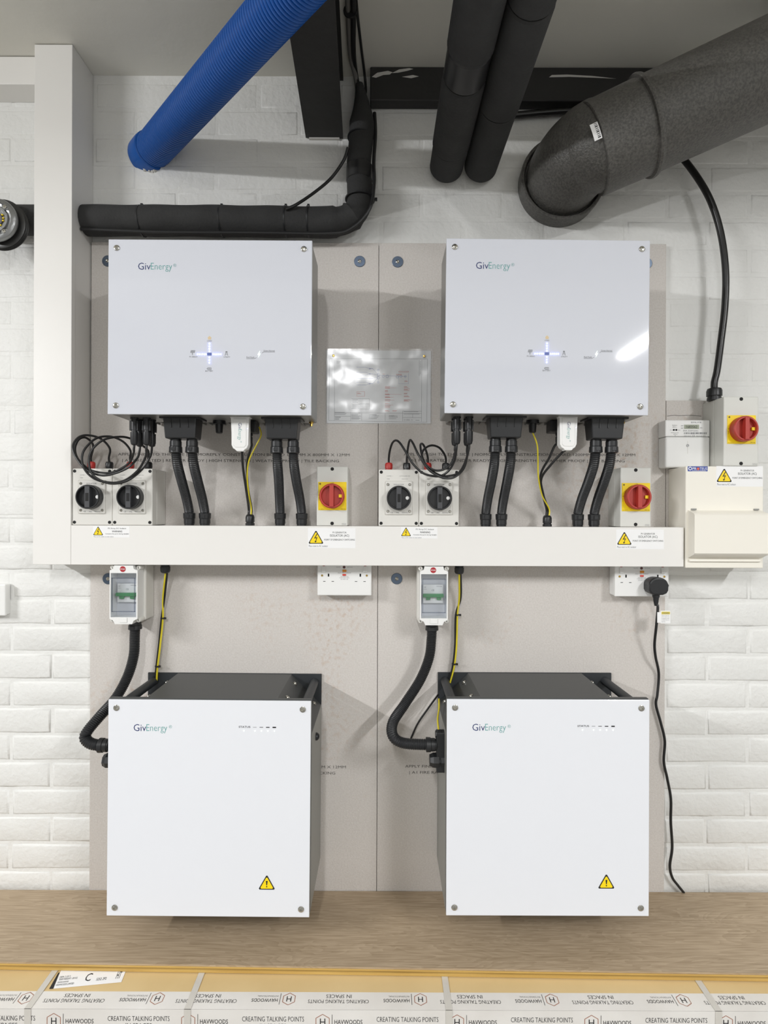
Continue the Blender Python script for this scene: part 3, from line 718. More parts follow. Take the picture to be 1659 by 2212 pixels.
# ------------------------------------------------------------------ breaker enclosures
BZ1, BZ0 = ZH0 - .0006, ZH0 - .155
BCX = [-.680, .1313]
def breaker(label, cx):
    t = thing('breaker_enclosure', label, 'breaker box', (cx, -.03, BZ0), 'breaker boxes under the trunking')
    w = .042; yb, yl = Y(1.503), Y(1.465)
    B().box(cx - w, cx + w, yb, -.0005, BZ0 + .003, BZ1, .004).make('body', M_greyp, t)
    l = .0365; c = .014
    # lid frame as four bars around the window, corners cut for the screws
    zt, zl = BZ1 - .021, BZ0 + .018
    o = [(-l, zt), (-l, BZ1 - c), (-l + .010, BZ1 - .010), (-l + .012, BZ1 - .001), (l - .012, BZ1 - .001), (l - .010, BZ1 - .010), (l, BZ1 - c), (l, zt)]
    b = B().prism([(cx + p[0], p[1]) for p in o], yl, yb - .0004)
    o = [(-l, zl), (l, zl), (l, BZ0 + c), (l - .010, BZ0 + .009), (l - .014, BZ0), (-l + .014, BZ0), (-l + .010, BZ0 + .009), (-l, BZ0 + c)]
    b.prism([(cx + p[0], p[1]) for p in o[::-1]], yl, yb - .0004)
    b.box(cx - l, cx - l + .003, yl, yb - .0004, zl, zt); b.box(cx + l - .003, cx + l, yl, yb - .0004, zl, zt)
    lid = b.make('lid', M_white, t)
    B().box(cx - l + .003, cx + l - .003, yb - .0035, yb - .0005, zl, zt).make('inner_plate', mat('inner_grey', (216, 218, 222), .4), t)
    for sx in (-1, 1):
        for zz in (BZ1 - .0075, BZ0 + .0085):
            s = B().lathe((cx + sx * .0345, yb, zz), (0, -1, 0), [(0, .0062), (.026, .0062), (.028, .005)], 16).make('corner_screw', M_greyp, t)
            q = B(); v = Vector((.35, 1)).normalized() * .0032; q.seg((cx + sx * .0345 - v.x, zz + v.y), (cx + sx * .0345 + v.x, zz - v.y), .0012, (0, yb - .0284, 0)); q.make('slot', M_hole, s)
    bx0, bx1, bz0, bz1 = cx - .0270, cx + .0262, BZ0 + .054, BZ0 + .103
    br = B().box(bx0, bx1, yb - .015, yb - .0036, bz0, bz1, .0008).make('circuit_breaker', M_white, t)
    zg = bz0 + .0165
    g = B().box(bx0 - .001, bx1 + .001, yb - .024, yb - .0152, zg, zg + .009, .001); g.box(bx0 + .008, bx0 + .019, yb - .021, yb - .0152, zg - .007, zg); g.box(bx1 - .017, bx1 - .006, yb - .021, yb - .0152, zg - .007, zg)
    g.make('toggle', M_green, br)
    b = B().text('GivEnergy', (bx1 - .018, yb - .0154, bz1 - .006), .015, .003); b.text('CE', (cx - .004, yb - .0154, bz1 - .017), .007, .0045); b.text('C63', (bx0 + .002, yb - .0154, bz1 - .008), .006, .003); b.text('125V', (bx0 + .002, yb - .0154, bz1 - .013), .008, .002)
    b.make('lettering', M_inkg, br)
    w0 = B().box(cx - l + .0032, cx + l - .0032, yl + .001, yl + .003, zl - .001, zt - .0005, .0008); cov = w0.make('clear_window', M_clear, t)
    f = B()
    i = .006
    for (x0, x1, z0, z1) in ((cx - l + i, cx - l + i + .002, zl + .014, zt - .012), (cx + l - i - .002, cx + l - i, zl + .014, zt - .012), (cx - l + i, cx + l - i, zl + .014, zl + .016), (cx - l + i, cx + l - i, zt - .014, zt - .012)):
        f.box(x0, x1, yl - .002, yl + .001, z0, z1)
    f.make('window_rim', M_rim, cov)
    B().box(cx - .010, cx + .010, yl - .0015, yl, BZ0 + .004, BZ0 + .017, .001).make('latch', M_white, t)
    bd = B().disc(cx - .002, BZ1 - .0105, .0076, yl - .0004, 24).make('badge', M_badge, t)
    bb = B().rect(cx - .0094, cx + .0054, BZ1 - .0122, BZ1 - .0088, yl - .0006); bb.make('badge_band', M_badge, bd)
    B().text('WYLEX', (cx - .002, yl - .0008, BZ1 - .0120), .0128, .003, align='C', off=.02).make('lettering', M_stick, bd)
    return t
b0 = breaker('clear windowed breaker box above the left battery', BCX[0])
shift(b0, BCX[1] - BCX[0], 0, 'clear windowed breaker box above the right battery')

# ------------------------------------------------------------------ double sockets
SZ1, SZ0 = ZH0 - .0008, ZH0 - .0862
def dsocket(label, x0):
    x1 = x0 + .1467; cx = (x0 + x1) / 2; yf = Y(1.518)
    t = thing('double_socket', label, 'socket', (cx, -.02, SZ0), 'double sockets below the trunking')
    B().box(x0 + .001, x1 - .001, yf + .010, -.0005, SZ0 + .001, SZ1, .003).make('back_box', M_white, t)
    B().box(x0, x1, yf, yf + .0097, SZ0, SZ1, .0025).make('faceplate', M_white, t)
    for sx in (-1, 1):
        X = cx + sx * .056
        s = B(); pr = [(yf, SZ1 - .006), (yf - .001, SZ1 - .006), (yf - .0055, SZ1 - .021), (yf, SZ1 - .023)]
        va = [s.bm.verts.new((X - .005, p[0], p[1])) for p in pr]; vb = [s.bm.verts.new((X + .005, p[0], p[1])) for p in pr]
        s.bm.faces.new(va); s.bm.faces.new(vb[::-1])
        for j in range(4): s.bm.faces.new((va[j], vb[j], vb[(j + 1) % 4], va[(j + 1) % 4]))
        sw = s.make('switch', M_white, t)
        B().rect(X - .003, X + .003, SZ1 - .0058, SZ1 - .0045, yf - .0003).make('red_flag', M_badge, sw)
        X = cx + sx * .043
        h = B().rect(X - .002, X + .002, SZ1 - .034, SZ1 - .026, yf - .0003)
        for dx in (-.0115, .0115): h.rect(X + dx - .0032 + sx * .0, X + dx + .0032, SZ1 - .048, SZ1 - .0465, yf - .0003)
        h.make('pin_hole', M_hole, t)
        screw('screw', cx + sx * .0605, SZ1 - .031, yf, .0028, M_brass, t)
    B().box(cx - .0055, cx + .0055, yf - .003, yf, SZ1 - .0215, SZ1 - .015, .0015).make('orange_button', M_orange, t)
    B().box(cx - .0055, cx + .0045, yf - .003, yf, SZ1 - .0315, SZ1 - .0268, .0015).make('red_button', M_redb, t)
    B().lathe((cx - .001, yf, SZ1 - .0085), (0, -1, 0), [(0, .0038), (.0005, .0036)], 16).make('flag_window', mat('flag_window', (92, 48, 44), .3), t)
    b = B(); y = yf - .0003
    for s_, dx, dz, w, h in (('Red-ON', -.0165, .0095, .011, .0022), ('OFF-Green', .0145, .0095, .015, .0022), ('30mA  TRIP  CURRENT', 0, .0250, .036, .0024), ('Test before use', 0, .0352, .022, .0026), ('If Red stays visible', 0, .0388, .027, .0026), ('DO NOT USE', 0, .0424, .020, .0024)):
        b.text(s_, (cx + dx, y, SZ1 - dz), w, h, align='C')
    b.make('lettering', M_inkg, t)
    return t
s0 = dsocket('empty white double socket below the trunking left of centre', at(685.5, 1255, 1.518).x)
shift(s0, at(1328, 1255, 1.518).x - at(685.5, 1255, 1.518).x, 0, 'white double socket holding a black plug at the right')
# plug and its lead
pc = at(1424, 1268, 1.482); yb = Y(1.518) - .0008
t = thing('power_plug', 'black plug with long black lead hanging beside the right battery', 'plug', (pc.x, yb, pc.z - .03))
def plug_outline(k, dx=0):
    o = []
    for i in range(13):
        a = math.pi * (i / 12); o.append((math.cos(a) * .0265 * k, .004 + math.sin(a) * .0215 * k))
    o += [(-.0265 * k, -.010 * k), (-.022 * k, -.018 * k), (-.012 * k, -.0225 * k), (.012 * k, -.0225 * k), (.022 * k, -.018 * k), (.0265 * k, -.010 * k)]
    return [(pc.x + p[0], pc.z + p[1]) for p in o]
B().prism(plug_outline(.93)[::-1], yb - .010, yb).make('base', M_black, t)
B().prism(plug_outline(.97)[::-1], yb - .035, yb - .0105, .004).make('cover', M_black, t)
zz = pc.z - .0225
b = B().lathe((pc.x, yb - .018, zz), (0, 0, -1), [(0, .010), (.007, .009), (.007, .0075), (.020, .006), (.030, .0042)], 12)
for i in range(4): b.lathe((pc.x, yb - .018, zz - .008 - i * .0045), (0, 0, -1), [(0, .0080 - i * .0006), (.002, .0078 - i * .0006)], 12)
b.make('strain_relief', M_black, t)
cp = [(1421, 1310), (1418, 1350), (1414, 1390), (1416, 1418), (1423, 1455), (1420, 1500), (1417, 1522), (1427, 1560), (1436, 1600), (1434, 1645), (1441, 1680), (1449, 1725), (1449, 1775), (1452, 1830), (1447, 1870), (1452, 1895), (1464, 1912), (1476, 1927)]
Ds = [1.497, 1.50, 1.52, 1.53] + [1.548] * 6 + [1.553] * 8
pts = [Vector((pc.x, yb - .018, zz - .026))] + [at(x, y, D) for (x, y), D in zip(cp, Ds)]
pts[-1] = at(1477, 1928, 1.556)
B().sweep(pts, .0036, 8, .006).make('lead', M_cable, t)
a = at(1421, 1333, 1.498)
tg = B().box(a.x - .004, a.x + .0045, a.y - .0055, a.y - .0047, a.z - .014, a.z + .014).box(a.x + .0045, a.x + .031, a.y - .0055, a.y - .0049, a.z - .016, a.z + .018, .0002, 1).make('warning_tag', M_stick, t)
y = a.y - .0058
B().rect(a.x + .007, a.x + .0295, a.z + .0085, a.z + .0155, y).make('tag_header', mat('tag_yellow', (226, 206, 70), .4), tg)
b = B().text('WARNING', (a.x + .018, y - .0002, a.z + .0098), .019, .0042, align='C', off=.01)
for i, s_ in enumerate(('Never plug the', 'power adaptor into', 'an extension socket', 'or plug it into an', 'other device')): b.text(s_, (a.x + .0072, y, a.z + .0045 - i * .0042), .0205 if i < 4 else .010, .0024)
b.make('lettering', M_inkg, tg)

# ------------------------------------------------------------------ batteries
BX, BZ = at(449.75, 1746.5, 1.33).x, at(449.75, 1746.5, 1.33).z
def battery():
    t = thing('battery', 'left white fronted wall battery below the trunking', 'battery', (BX, 0, BZ - .2565), 'wall batteries')
    x, z, yf = BX, BZ, Y(1.33); w, h, c = .2405, .2565, .083
    B().box(x - w, x + w, yf, yf + .005, z - h, z + h, .0012, 2).make('front_panel', M_glassB, t)
    B().box(x - w, x + w, yf + .0052, yf + .017, z - h + .002, z + h + .002, .001, 1).make('front_frame', M_dark, t)
    B().box(x - w, x + w, -.006, -.001, z - h, z + h, .0008, 1).make('back_plate', M_dark2, t)
    oc = [(-w, -h), (w, -h), (w, h - c), (w - c, h), (-w + c, h), (-w, h - c)]
    B().prism([(x + p[0] * .997, z + p[1] * .997) for p in oc], yf + .0172, -.0062).make('body', M_dark, t)
    for sx in (-1, 1):
        xs = x + sx * w * .997
        B().box(min(xs, xs + sx * .001), max(xs, xs + sx * .001), yf + .018, -.0064, z - h + .002, z + h - c - .001).make('side_panel', mat('side_grey', (146, 146, 141), .45), t)
    k = 1.33 / F
    for sx in (-1, 1):
        B().cyl((x + sx * (w - .019), yf + .017, z + h - .022), (x + sx * (w - .019), -.0062, z + h - .022), .0112, n=20).make('handle', M_dark2, t)
        for sz in (-1, 1):
            s = B().lathe((x + sx * (w - .0195), yf, z + sz * (h - .0195)), (0, -1, 0), [(0, .0072), (.001, .0072), (.0016, .006), (.0018, .0048), (.0036, .004), (.0038, .0022), (.0018, .0018)], 18)
            s.make('screw', M_chrome, t)
        nrm = Vector((sx, 0, 1)).normalized()
        for (d, y) in ((.022, Y(1.40)), (.022, Y(1.515)), (.095, Y(1.40)), (.095, Y(1.515))):
            u = d / .117
            p = Vector((x + sx * (w - c + c * u), y, z + h - c * u)) - nrm * .0012
            B().lathe(p, nrm, [(0, .007), (.002, .007), (.002, .0055), (.0045, .0045), (.0047, .0025), (.003, .002)], 12).make('bolt', M_chrome, t)
    yy = yf - .0003
    def P(px, py): return (x + (px - 449.75) * k, z + (1746.5 - py) * k)
    q = P(286, 1580.5); B().text('Giv', (q[0], yy, q[1]), 27 * k, 15 * k, off=-.004).make('lettering', M_navy, t)
    q = P(313.5, 1584.7); b = B().text('Energy', (q[0], yy, q[1]), 45 * k, 19 * k, off=-.012); q = P(362, 1574); b.text('®', (q[0], yy, q[1]), 7 * k, 7 * k, off=-.01); b.make('lettering', M_teal, t)
    b = B(); q = P(513, 1571.5); b.text('STATUS', (q[0], yy, q[1]), 25 * k, 4 * k, off=.01)
    for i, (px, hh) in enumerate(((544, .7), (558, 1.2), (572, 1.9), (586, 2.8))):
        q = P(px, 1570 + hh / 2); b.rect(q[0], q[0] + 7.5 * k, q[1], q[1] + hh * k, yy)
    b.make('status_print', M_ink, t)
    for px in (524, 548, 562, 576, 590):
        q = P(px, 1578); B().lathe((q[0], yf, q[1]), (0, -1, 0), [(0, .0016), (.0005, .0012)], 8).make('led', M_ledw, t)
    q = P(576.5, 1920.5)
    B().poly(tri(q[0], q[1], 37 * k), (0, yy, 0)).make('triangle_border', M_ink, t)
    B().poly(tri(q[0], q[1], 37 * k, .2), (0, yy - .0002, 0)).make('warning_triangle', M_yel, t)
    b = B().poly([(q[0] - .0022, q[1] + .021), (q[0] - .0009, q[1] + .0105), (q[0] + .0009, q[1] + .0105), (q[0] + .0022, q[1] + .021)], (0, yy - .0004, 0)); b.disc(q[0], q[1] + .0072, .0016, yy - .0004); b.make('exclamation_mark', M_ink, t)
    B().lathe((x + w, Y(1.43), z + .133), (1, 0, 0), [(-.001, .0098), (.003, .0098), (.006, .0085), (.009, .005), (.0095, .001)], 16).make('power_button', M_black, t)
    for dz, r, L in ((.088, .0185, .036), (.152, .012, .022)):
        b = B().lathe((x - w, Y(1.385), z + dz), (-1, 0, 0), [(-.001, r * .95), (L * .25, r * .95), (L * .28, r * .82), (L * .36, r * .82), (L * .38, r), (L * .75, r), (L * .95, r * .8), (L, r * .78), (L * 1.02, r * .5)], 8); b.make('gland', M_black, t)
    B().box(x - w - .02, x - w + .001, Y(1.372), Y(1.398), z + .062, z + .160, .002).make('gland_plate', M_black, t)
    return t
bt = battery()
shift(bt, at(1183.5, 1745, 1.33).x - BX, at(1183.5, 1745, 1.33).z - BZ, 'right white fronted wall battery below the trunking')
bt.rotation_euler = (0, math.radians(.3), 0)
# battery conduits
for i, (lab, cp, px) in enumerate((('ribbed black conduit curving down to the left battery', [(291, 1375, 1.51), (289, 1415, 1.508), (276, 1460, 1.495), (250, 1508, 1.465), (215, 1548, 1.42), (190, 1578, 1.395), (184, 1594, 1.387), (196, 1606, 1.383)], 292),
                                   ('ribbed black conduit curving down to the right battery', [(932, 1378, 1.51), (927, 1420, 1.505), (908, 1468, 1.49), (875, 1520, 1.465), (849, 1560, 1.43), (849, 1590, 1.40), (872, 1605, 1.39)], 933))):
    p0 = at(px, 1349, 1.51); p0.z = BZ0 + .003
    side = (BX if i == 0 else at(1183.5, 1745, 1.33).x) - .2405
    zc = (BZ if i == 0 else at(1183.5, 1745, 1.33).z) + .127
    e1 = Vector((side - .02, Y(1.383), zc))
    pts = [p0 + Vector((0, 0, -.018))] + [at(*q) for q in cp] + [e1 + Vector((-.022, 0, 0)), e1 + Vector((-.010, 0, 0))]
    conduit(lab, pts, .0138, (p0, (0, 0, -1), .026), (e1, (-1, 0, 0), .026), 'conduits to the batteries')

# ------------------------------------------------------------------ earth and comms cables
def striped(label, cname, pts, r, m, ties=(), group=None, extra=None):
    t = thing(cname, label, 'cable', pts[-1], group)
    B().sweep(pts, r, 8, .006).make('sheath', m, t)
    if extra is not None: B().sweep(extra[0], extra[1], 8, .006).make('black_core', M_cable, t)
    for q in ties:
        b = B().lathe(q + Vector((0, 0, -.0015)), (0, 0, 1), [(0, .0068), (.003, .0068)], 12); b.box(q.x + .004, q.x + .010, q.y - .006, q.y - .001, q.z - .0025, q.z + .0025); b.make('cable_tie', M_black, t)
    return t
for lab, P in (('yellow and black earth cables hanging down behind the left battery', [(358, 1238), (355, 1290), (352, 1335), (346, 1395), (340, 1445), (338, 1475)]),
               ('yellow and black earth cables hanging down behind the right battery', [(992, 1240), (991, 1290), (988, 1328), (986, 1395), (981, 1440), (972, 1475)])):
    pts = [at(x, y, 1.545) for x, y in P]; pts[0] = at(P[0][0], P[0][1] - 4, 1.512); pts[1].y = Y(1.535)
    blk = [p + Vector((.004 * (1 if k < 2 else -1), .001, 0)) for k, p in enumerate(pts)]
    striped(lab, 'earth_cable', pts, .0026, M_earth, [pts[2], at(P[4][0], P[4][1] - 6, 1.545)], 'earth cables to the batteries', (blk, .0028))
q = at(1182, 1112, 1.51); g1 = Vector((q.x, q.y, ZH1 + .028)); q = at(540, 1112, 1.51); g0 = Vector((q.x, q.y, ZH1 + .028))
def cab(label, P, end, r=.0031, m=M_cable, grp='data cables under the inverters', start=None):
    pts = [at(*p) for p in P] + [end + Vector((0, 0, .02)), end]
    if start is not None: pts.insert(0, start)
    return tag(B().sweep(pts, r, 8, .005).make('data_cable' if m is M_cable else 'earth_cable', m), label, 'cable', grp)
cab('black data cable from the left dongle', [(523, 976, 1.375), (525, 1010, 1.40), (532, 1060, 1.45)], g0 + Vector((-.003, -.003, 0)), start=Vector((DX + .004, Y(1.372), DZ - .084)))
cab('black data cable behind the left dongle', [(544, 960, 1.435), (534, 1000, 1.45), (535, 1050, 1.475)], g0 + Vector((.003, .003, 0)), start=Vector((ICX + .066, Y(1.43), ICZ - .204 - .058)))
cab('yellow earth cable under the left inverter', [(560, 922, 1.43), (564, 940, 1.43), (552, 965, 1.435), (538, 995, 1.445), (534, 1030, 1.46), (538, 1070, 1.485)], g0 + Vector((.004, -.004, 0)), .0019, M_earth, 'yellow earth cables under the inverters')
dxr = at(1228, 899, 1.36).x; dzr = at(1228, 897, 1.36).z
cab('black data cable from the right dongle', [(1214, 978, 1.385), (1190, 1004, 1.41), (1170, 1032, 1.44), (1171, 1062, 1.47)], g1 + Vector((-.003, -.003, 0)), start=Vector((dxr - .004, Y(1.372), dzr - .084)))
cab('black data cable behind the right dongle', [(1199, 962, 1.435), (1186, 990, 1.44), (1168, 1026, 1.455), (1174, 1070, 1.485)], g1 + Vector((.003, .003, 0)), start=Vector((RX + .066, Y(1.43), RZ - .204 - .058)))
cab('yellow earth cable under the right inverter', [(1160, 960, 1.42), (1162, 990, 1.425), (1163, 1030, 1.44), (1171, 1070, 1.475)], g1 + Vector((.004, -.004, 0)), .0019, M_earth, 'yellow earth cables under the inverters', start=Vector((RX - .006, Y(1.42), RZ - .204 - .030)))
o = B().sweep([at(947, 1500, 1.53), at(925, 1530, 1.535), at(903, 1562, 1.54), at(890, 1590, 1.548), at(886, 1600, 1.552)], .0026, 8, .006).make('black_cable', M_cable)
tag(o, 'thin black cable slanting behind the right battery conduit', 'cable')
rs = at(1183.5, 1745, 1.33).x - .2405
o = B().sweep([Vector((rs - .002, Y(1.50), -.500)), Vector((rs - .006, Y(1.46), -.512)), Vector((rs - .013, Y(1.42), -.524)), Vector((rs - .014, Y(1.385), -.538))], .0022, 8, .006).make('earth_cable', M_earth)
tag(o, 'short yellow earth wire at the side of the right battery', 'cable')

# ------------------------------------------------------------------ laminated drawing
p, q = at(702, 917, 1.5555), at(934, 754, 1.5555); x0, x1, z0, z1 = p.x, q.x, p.z, q.z; w, h = x1 - x0, z1 - z0
t = thing('laminated_drawing', 'laminated wiring diagram sheet pinned between the two inverters', 'sheet', ((x0 + x1) / 2, -.002, z0))
B().box(x0 + .004, x1 - .004, -.0018, -.0010, z0 + .004, z1 - .004).make('paper', mat('drawing_paper', (228, 229, 230), .6), t)
g = B(); n, m_ = 24, 18; V = []
for j in range(m_ + 1):
    for i in range(n + 1):
        u, v = i / n, j / m_; bulge = .0016 + .0012 * math.sin(u * 5 + v * 3) ** 2 + .0008 * math.sin(v * 9)**2
        V.append(g.bm.verts.new((x0 + w * u, -.0022 - bulge, z0 + h * v)))
for j in range(m_):
    for i in range(n):
        a = j * (n + 1) + i; g.bm.faces.new((V[a], V[a + 1], V[a + n + 2], V[a + n + 1]))
for f in g.bm.faces: f.smooth = True
g.flat = True; g.make('laminate', M_film, t)
y = -.0021
def D_(u, v): return (x0 + w * (u - 75) / 1485, z1 - h * (v - 95) / 1040)
gb, bb, rb = B(), B(), B()
def ln(b, a, c, wd=.0006): b.seg(D_(*a), D_(*c), wd, (0, y, 0))
for a, c in (((135, 230), (1495, 230)), ((1495, 230), (1485, 1098)), ((1485, 1098), (128, 1080)), ((128, 1080), (135, 230)), ((208, 240), (205, 1075)), ((1415, 240), (1412, 1090)), ((205, 970), (1412, 978)), ((583, 972), (583, 1078)), ((908, 972), (908, 1082)), ((1150, 945), (1150, 1085)),
             ((440, 780), (690, 780)), ((690, 780), (688, 920)), ((688, 920), (440, 915)), ((440, 850), (690, 850)), ((1150, 945), (1412, 948)), ((1150, 1035), (1412, 1036)), ((1290, 985), (1290, 1035)), ((1380, 245), (1380, 460)), ((205, 1020), (430, 1020)), ((430, 960), (430, 1078))): ln(gb, a, c)
rnd = random.Random(3)
for (u, v, wd, nl, st) in ((208, 965, 200, 3, 16), (215, 1028, 90, 4, 12), (440, 975, 135, 7, 14), (455, 790, 90, 3, 20), (455, 862, 110, 4, 15), (680, 995, 160, 4, 18), (960, 1010, 130, 3, 20), (1165, 955, 230, 2, 30), (1330, 1070, 60, 1, 10), (230, 270, 60, 2, 18), (1388, 270, 18, 9, 20)):
    for i in range(nl):
        l = wd * rnd.uniform(.6, 1); ln(gb, (u, v + i * st), (u + l, v + i * st), .0009)
q_ = D_(1170, 1078); gb.text('E1109IA - 01', (q_[0], y, q_[1]), .024, .0042); q_ = D_(700, 1008); gb.text('PV SYSTEM', (q_[0], y, q_[1]), .018, .003); q_ = D_(960, 1022); gb.text('SCHEMATIC', (q_[0], y, q_[1]), .024, .003)
for v0, v1 in ((345, 365), (415, 437), (455, 437), (500, 500), (550, 570), (588, 570)):
    ln(bb, (510, v0), (640, v0)); ln(bb, (640, v0), (690, v1))
for v1, v2 in ((365, 445), (437, 455), (500, 475), (570, 490)):
    ln(bb, (690, v1), (735, v1), .0012); ln(bb, (735, v1), (805, v2))
ln(bb, (810, 370), (810, 560)); ln(bb, (810, 455), (1200, 472))
for u, v, s_ in ((810, 383, 14), (810, 550, 14), (815, 450, 22), (812, 490, 20), (880, 470, 16), (935, 470, 20), (1075, 478, 18), (1125, 470, 16), (1185, 470, 14), (695, 365, 9), (695, 437, 9), (695, 500, 9), (695, 570, 9)):
    for a in range(6):
        a0, a1 = a * math.pi / 3, (a + 1) * math.pi / 3; ln(bb, (u + s_ * math.cos(a0), v + s_ * math.sin(a0)), (u + s_ * math.cos(a1), v + s_ * math.sin(a1)), .0007)
for a, c in (((1095, 400), (1232, 400)), ((1232, 400), (1232, 412)), ((1232, 412), (1095, 412)), ((1095, 412), (1095, 400)), ((515, 680), (622, 680)), ((622, 680), (622, 745)), ((622, 745), (515, 745)), ((515, 745), (515, 680))): ln(rb, a, c)
for u, v, wd, nl in ((905, 610, 75, 3), (905, 660, 45, 3), (905, 712, 60, 2), (905, 750, 65, 2), (905, 787, 70, 3), (905, 838, 60, 2), (905, 865, 70, 4), (905, 938, 60, 2), (1010, 938, 65, 2), (1168, 610, 55, 2), (1168, 640, 70, 3), (1168, 700, 55, 2), (1168, 738, 75, 2), (1168, 790, 75, 3), (520, 700, 55, 2), (870, 438, 40, 1), (1060, 440, 70, 2), (1175, 530, 40, 2)):
    for i in range(nl): ln(rb, (u, v + i * 11), (u + wd * rnd.uniform(.7, 1.15), v + i * 11), .0009)
for u, v, l in ((905, 628, 160), (905, 717, 230), (905, 757, 120), (905, 797, 130), (905, 864, 115), (1168, 795, 115)): ln(rb, (u, v), (u + l, v), .0005)
ln(bb, (1095, 425), (1095, 570), .0004); ln(bb, (1232, 425), (1232, 570), .0004); ln(bb, (1095, 570), (1232, 570), .0004)
gb.make('grey_print', M_inkg, t); bb.make('blue_print', M_dblue, t); rb.make('red_print', M_dred, t)
for u, v in ((190, 192), (1448, 194)):
    c = D_(u, v); B().lathe((c[0], -.0045, c[1]), (0, -1, 0), [(-.003, .0038), (.0008, .0036), (.001, .0022), (.0004, .002)], 14).make('pin', M_brass, t)

# ------------------------------------------------------------------ pipes overhead
R_ = .039
yp = Y(1.5305); zp = at(300, 477, 1.5305).z; xv = at(777, 420, 1.5305).x
t = thing('lagged_pipe', 'black foam lagged pipe bending up beside the steel beam', 'pipe', (-.4, yp, zp - R_))
path = [(XT1 + .001, yp, zp), (-.65, yp, zp), (-.45, yp, zp), (-.25, yp, zp - .002), (-.145, yp, zp - .002), (-.098, yp, zp + .010), (-.073, yp, zp + .04), (xv, yp, zp + .085), (xv - .003, yp, zp + .15), (xv + .003, yp, zp + .22), (xv + .006, yp, zp + .29), (xv + .003, yp, zp + .335), (xv - .002, yp, zp + .375)]
def rlag(L, tt):
    r = R_
    if .62 < tt < .66: r = .0355
    if .67 < tt < .75: r = .034
    if tt >= .75: r = .0335
    if tt > .90: r = .0335 * (1 - (tt - .90) / .10 * .7)
    return r + .0008 * math.sin(L * 40)
B().sweep(path, rlag, 24, .01).make('lagging', M_foam, t)
for px in (293, 470, 612, 662):
    xx = at(px, 478, 1.49).x * 1.0
    b = B().lathe((xx - .0018, yp, zp - .001), (1, 0, 0), [(0, R_ + .0012), (.0036, R_ + .0012)], 28); b.box(xx - .003, xx + .003, yp - .006, yp + .006, zp + R_ - .001, zp + R_ + .006); b.make('cable_tie', M_black, t)
for py, r in ((298, .0352), (432, .041)):
    zz = at(776, py, 1.53).z
    b = B().lathe((xv + .001, yp, zz), (0, 0, 1), [(0, r), (.0035, r)], 28); b.box(xv + r - .001, xv + r + .007, yp - .004, yp + .004, zz - .001, zz + .005); b.make('cable_tie', M_black, t)
zz = at(776, 392, 1.53).z; B().lathe((xv - .001, yp, zz), (0, 0, 1), [(0, .0345), (.001, .0358), (.040, .0358), (.041, .0345)], 28, False, False).make('tape_band', M_tape, t)
o = B().sweep([(XT1 + .002, yp - .026, zp - .036), (-.6, yp - .022, zp - .041), (-.35, yp - .022, zp - .042), (-.15, yp - .022, zp - .043), (-.09, yp - .024, zp - .030), (-.042, yp - .026, zp + .02), (-.030, yp - .02, zp + .09), (-.031, yp - .01, zp + .16), (-.027, yp, zp + .24), (-.030, yp, zp + .30)], .0048, 8, .01).make('black_cable', M_cable)
tag(o, 'black cable tied along the underside of the lagged pipe', 'cable')
t = thing('lagged_pipe', 'short black lagged pipe left of the vertical trunking', 'pipe', (-1.1, yp, zp - R_))
B().sweep([(-1.6, yp, zp), (-1.2, yp, zp), (XT0 - .001, yp, zp)], .0385, 24, .05).make('lagging', M_foam, t)
o = B().sweep([at(617, 452, 1.488), at(640, 442, 1.492), at(680, 415, 1.51), at(715, 385, 1.52), at(742, 347, 1.515), at(752, 318, 1.50)], .0042, 8, .006).make('black_cable', M_cable)
tag(o, 'thin black cable looping from the lagged pipe corner', 'cable')
# cables along the ceiling down to the pipe
for i, (lab, m, P, r) in enumerate((('grey cable running along the ceiling beside the beam', mat('grey_cable', (120, 118, 114), .5), [(750, -40), (752, 30), (757, 120), (768, 165), (772, 195)], .006),
                                    ('thick black cable along the ceiling beside the beam', M_cable, [(762, -40), (763, 30), (763, 110), (768, 160), (776, 200)], .007),
                                    ('thin black cable dropping from the ceiling to the lagged pipe', M_cable, [(766, -40), (772, 30), (780, 100), (788, 165), (790, 200)], .0035))):
    pts = []
    for (x, y) in P:
        D = min((ZC - r - .004) * F / (CY - y), 1.545); pts.append(at(x, y, D))
    pts.append(Vector((xv + .006 * (i - 1), yp, zp + .345)))
    o = B().sweep(pts, r, 10, .008).make('ceiling_cable', m); tag(o, lab, 'cable', 'cables along the ceiling')
D = (ZC - .01) * F / (CY - 24); q = at(759, 24, D)
o = B().lathe((q.x - .003, q.y - .002, q.z), (0, 1, 0), [(0, .0165), (.004, .0165)], 16, ).make('cable_tie', M_black)
tag(o, 'black cable tie round the ceiling cables', 'cable tie')
# pump head at far left
pc = at(-1, 481, 1.465); rx = pc.x; rz = pc.z
t = thing('pump_head', 'round grey cast metal pump head at the left edge', 'pump', (rx, Y(1.49), rz - .064))
b = B(); yr = Y(1.4905)
prof = [(0, .060), (.004, .064)]
for i in range(3): prof += [(.006 + i * .004, .0645), (.007 + i * .004, .062), (.009 + i * .004, .062)]
prof += [(.020, .0645), (.022, .060), (.022, .045)]
b.lathe((rx, yr, rz), (0, -1, 0), prof, 48); b.make('ribbed_ring', mat('dark_cast_ring', (66, 66, 65), .35, metal=.5), t)
B().lathe((rx, yr - .0221, rz), (0, -1, 0), [(0, .048), (.010, .048)], 40).make('black_neck', M_black, t)
B().lathe((rx, yr - .0322, rz), (0, -1, 0), [(0, .0545), (.008, .0555), (.011, .054), (.013, .050), (.014, .044), (.011, .042), (.010, .036), (.014, .034), (.014, .028), (.008, .026), (.008, .020)], 48).make('cap', M_silver, t)
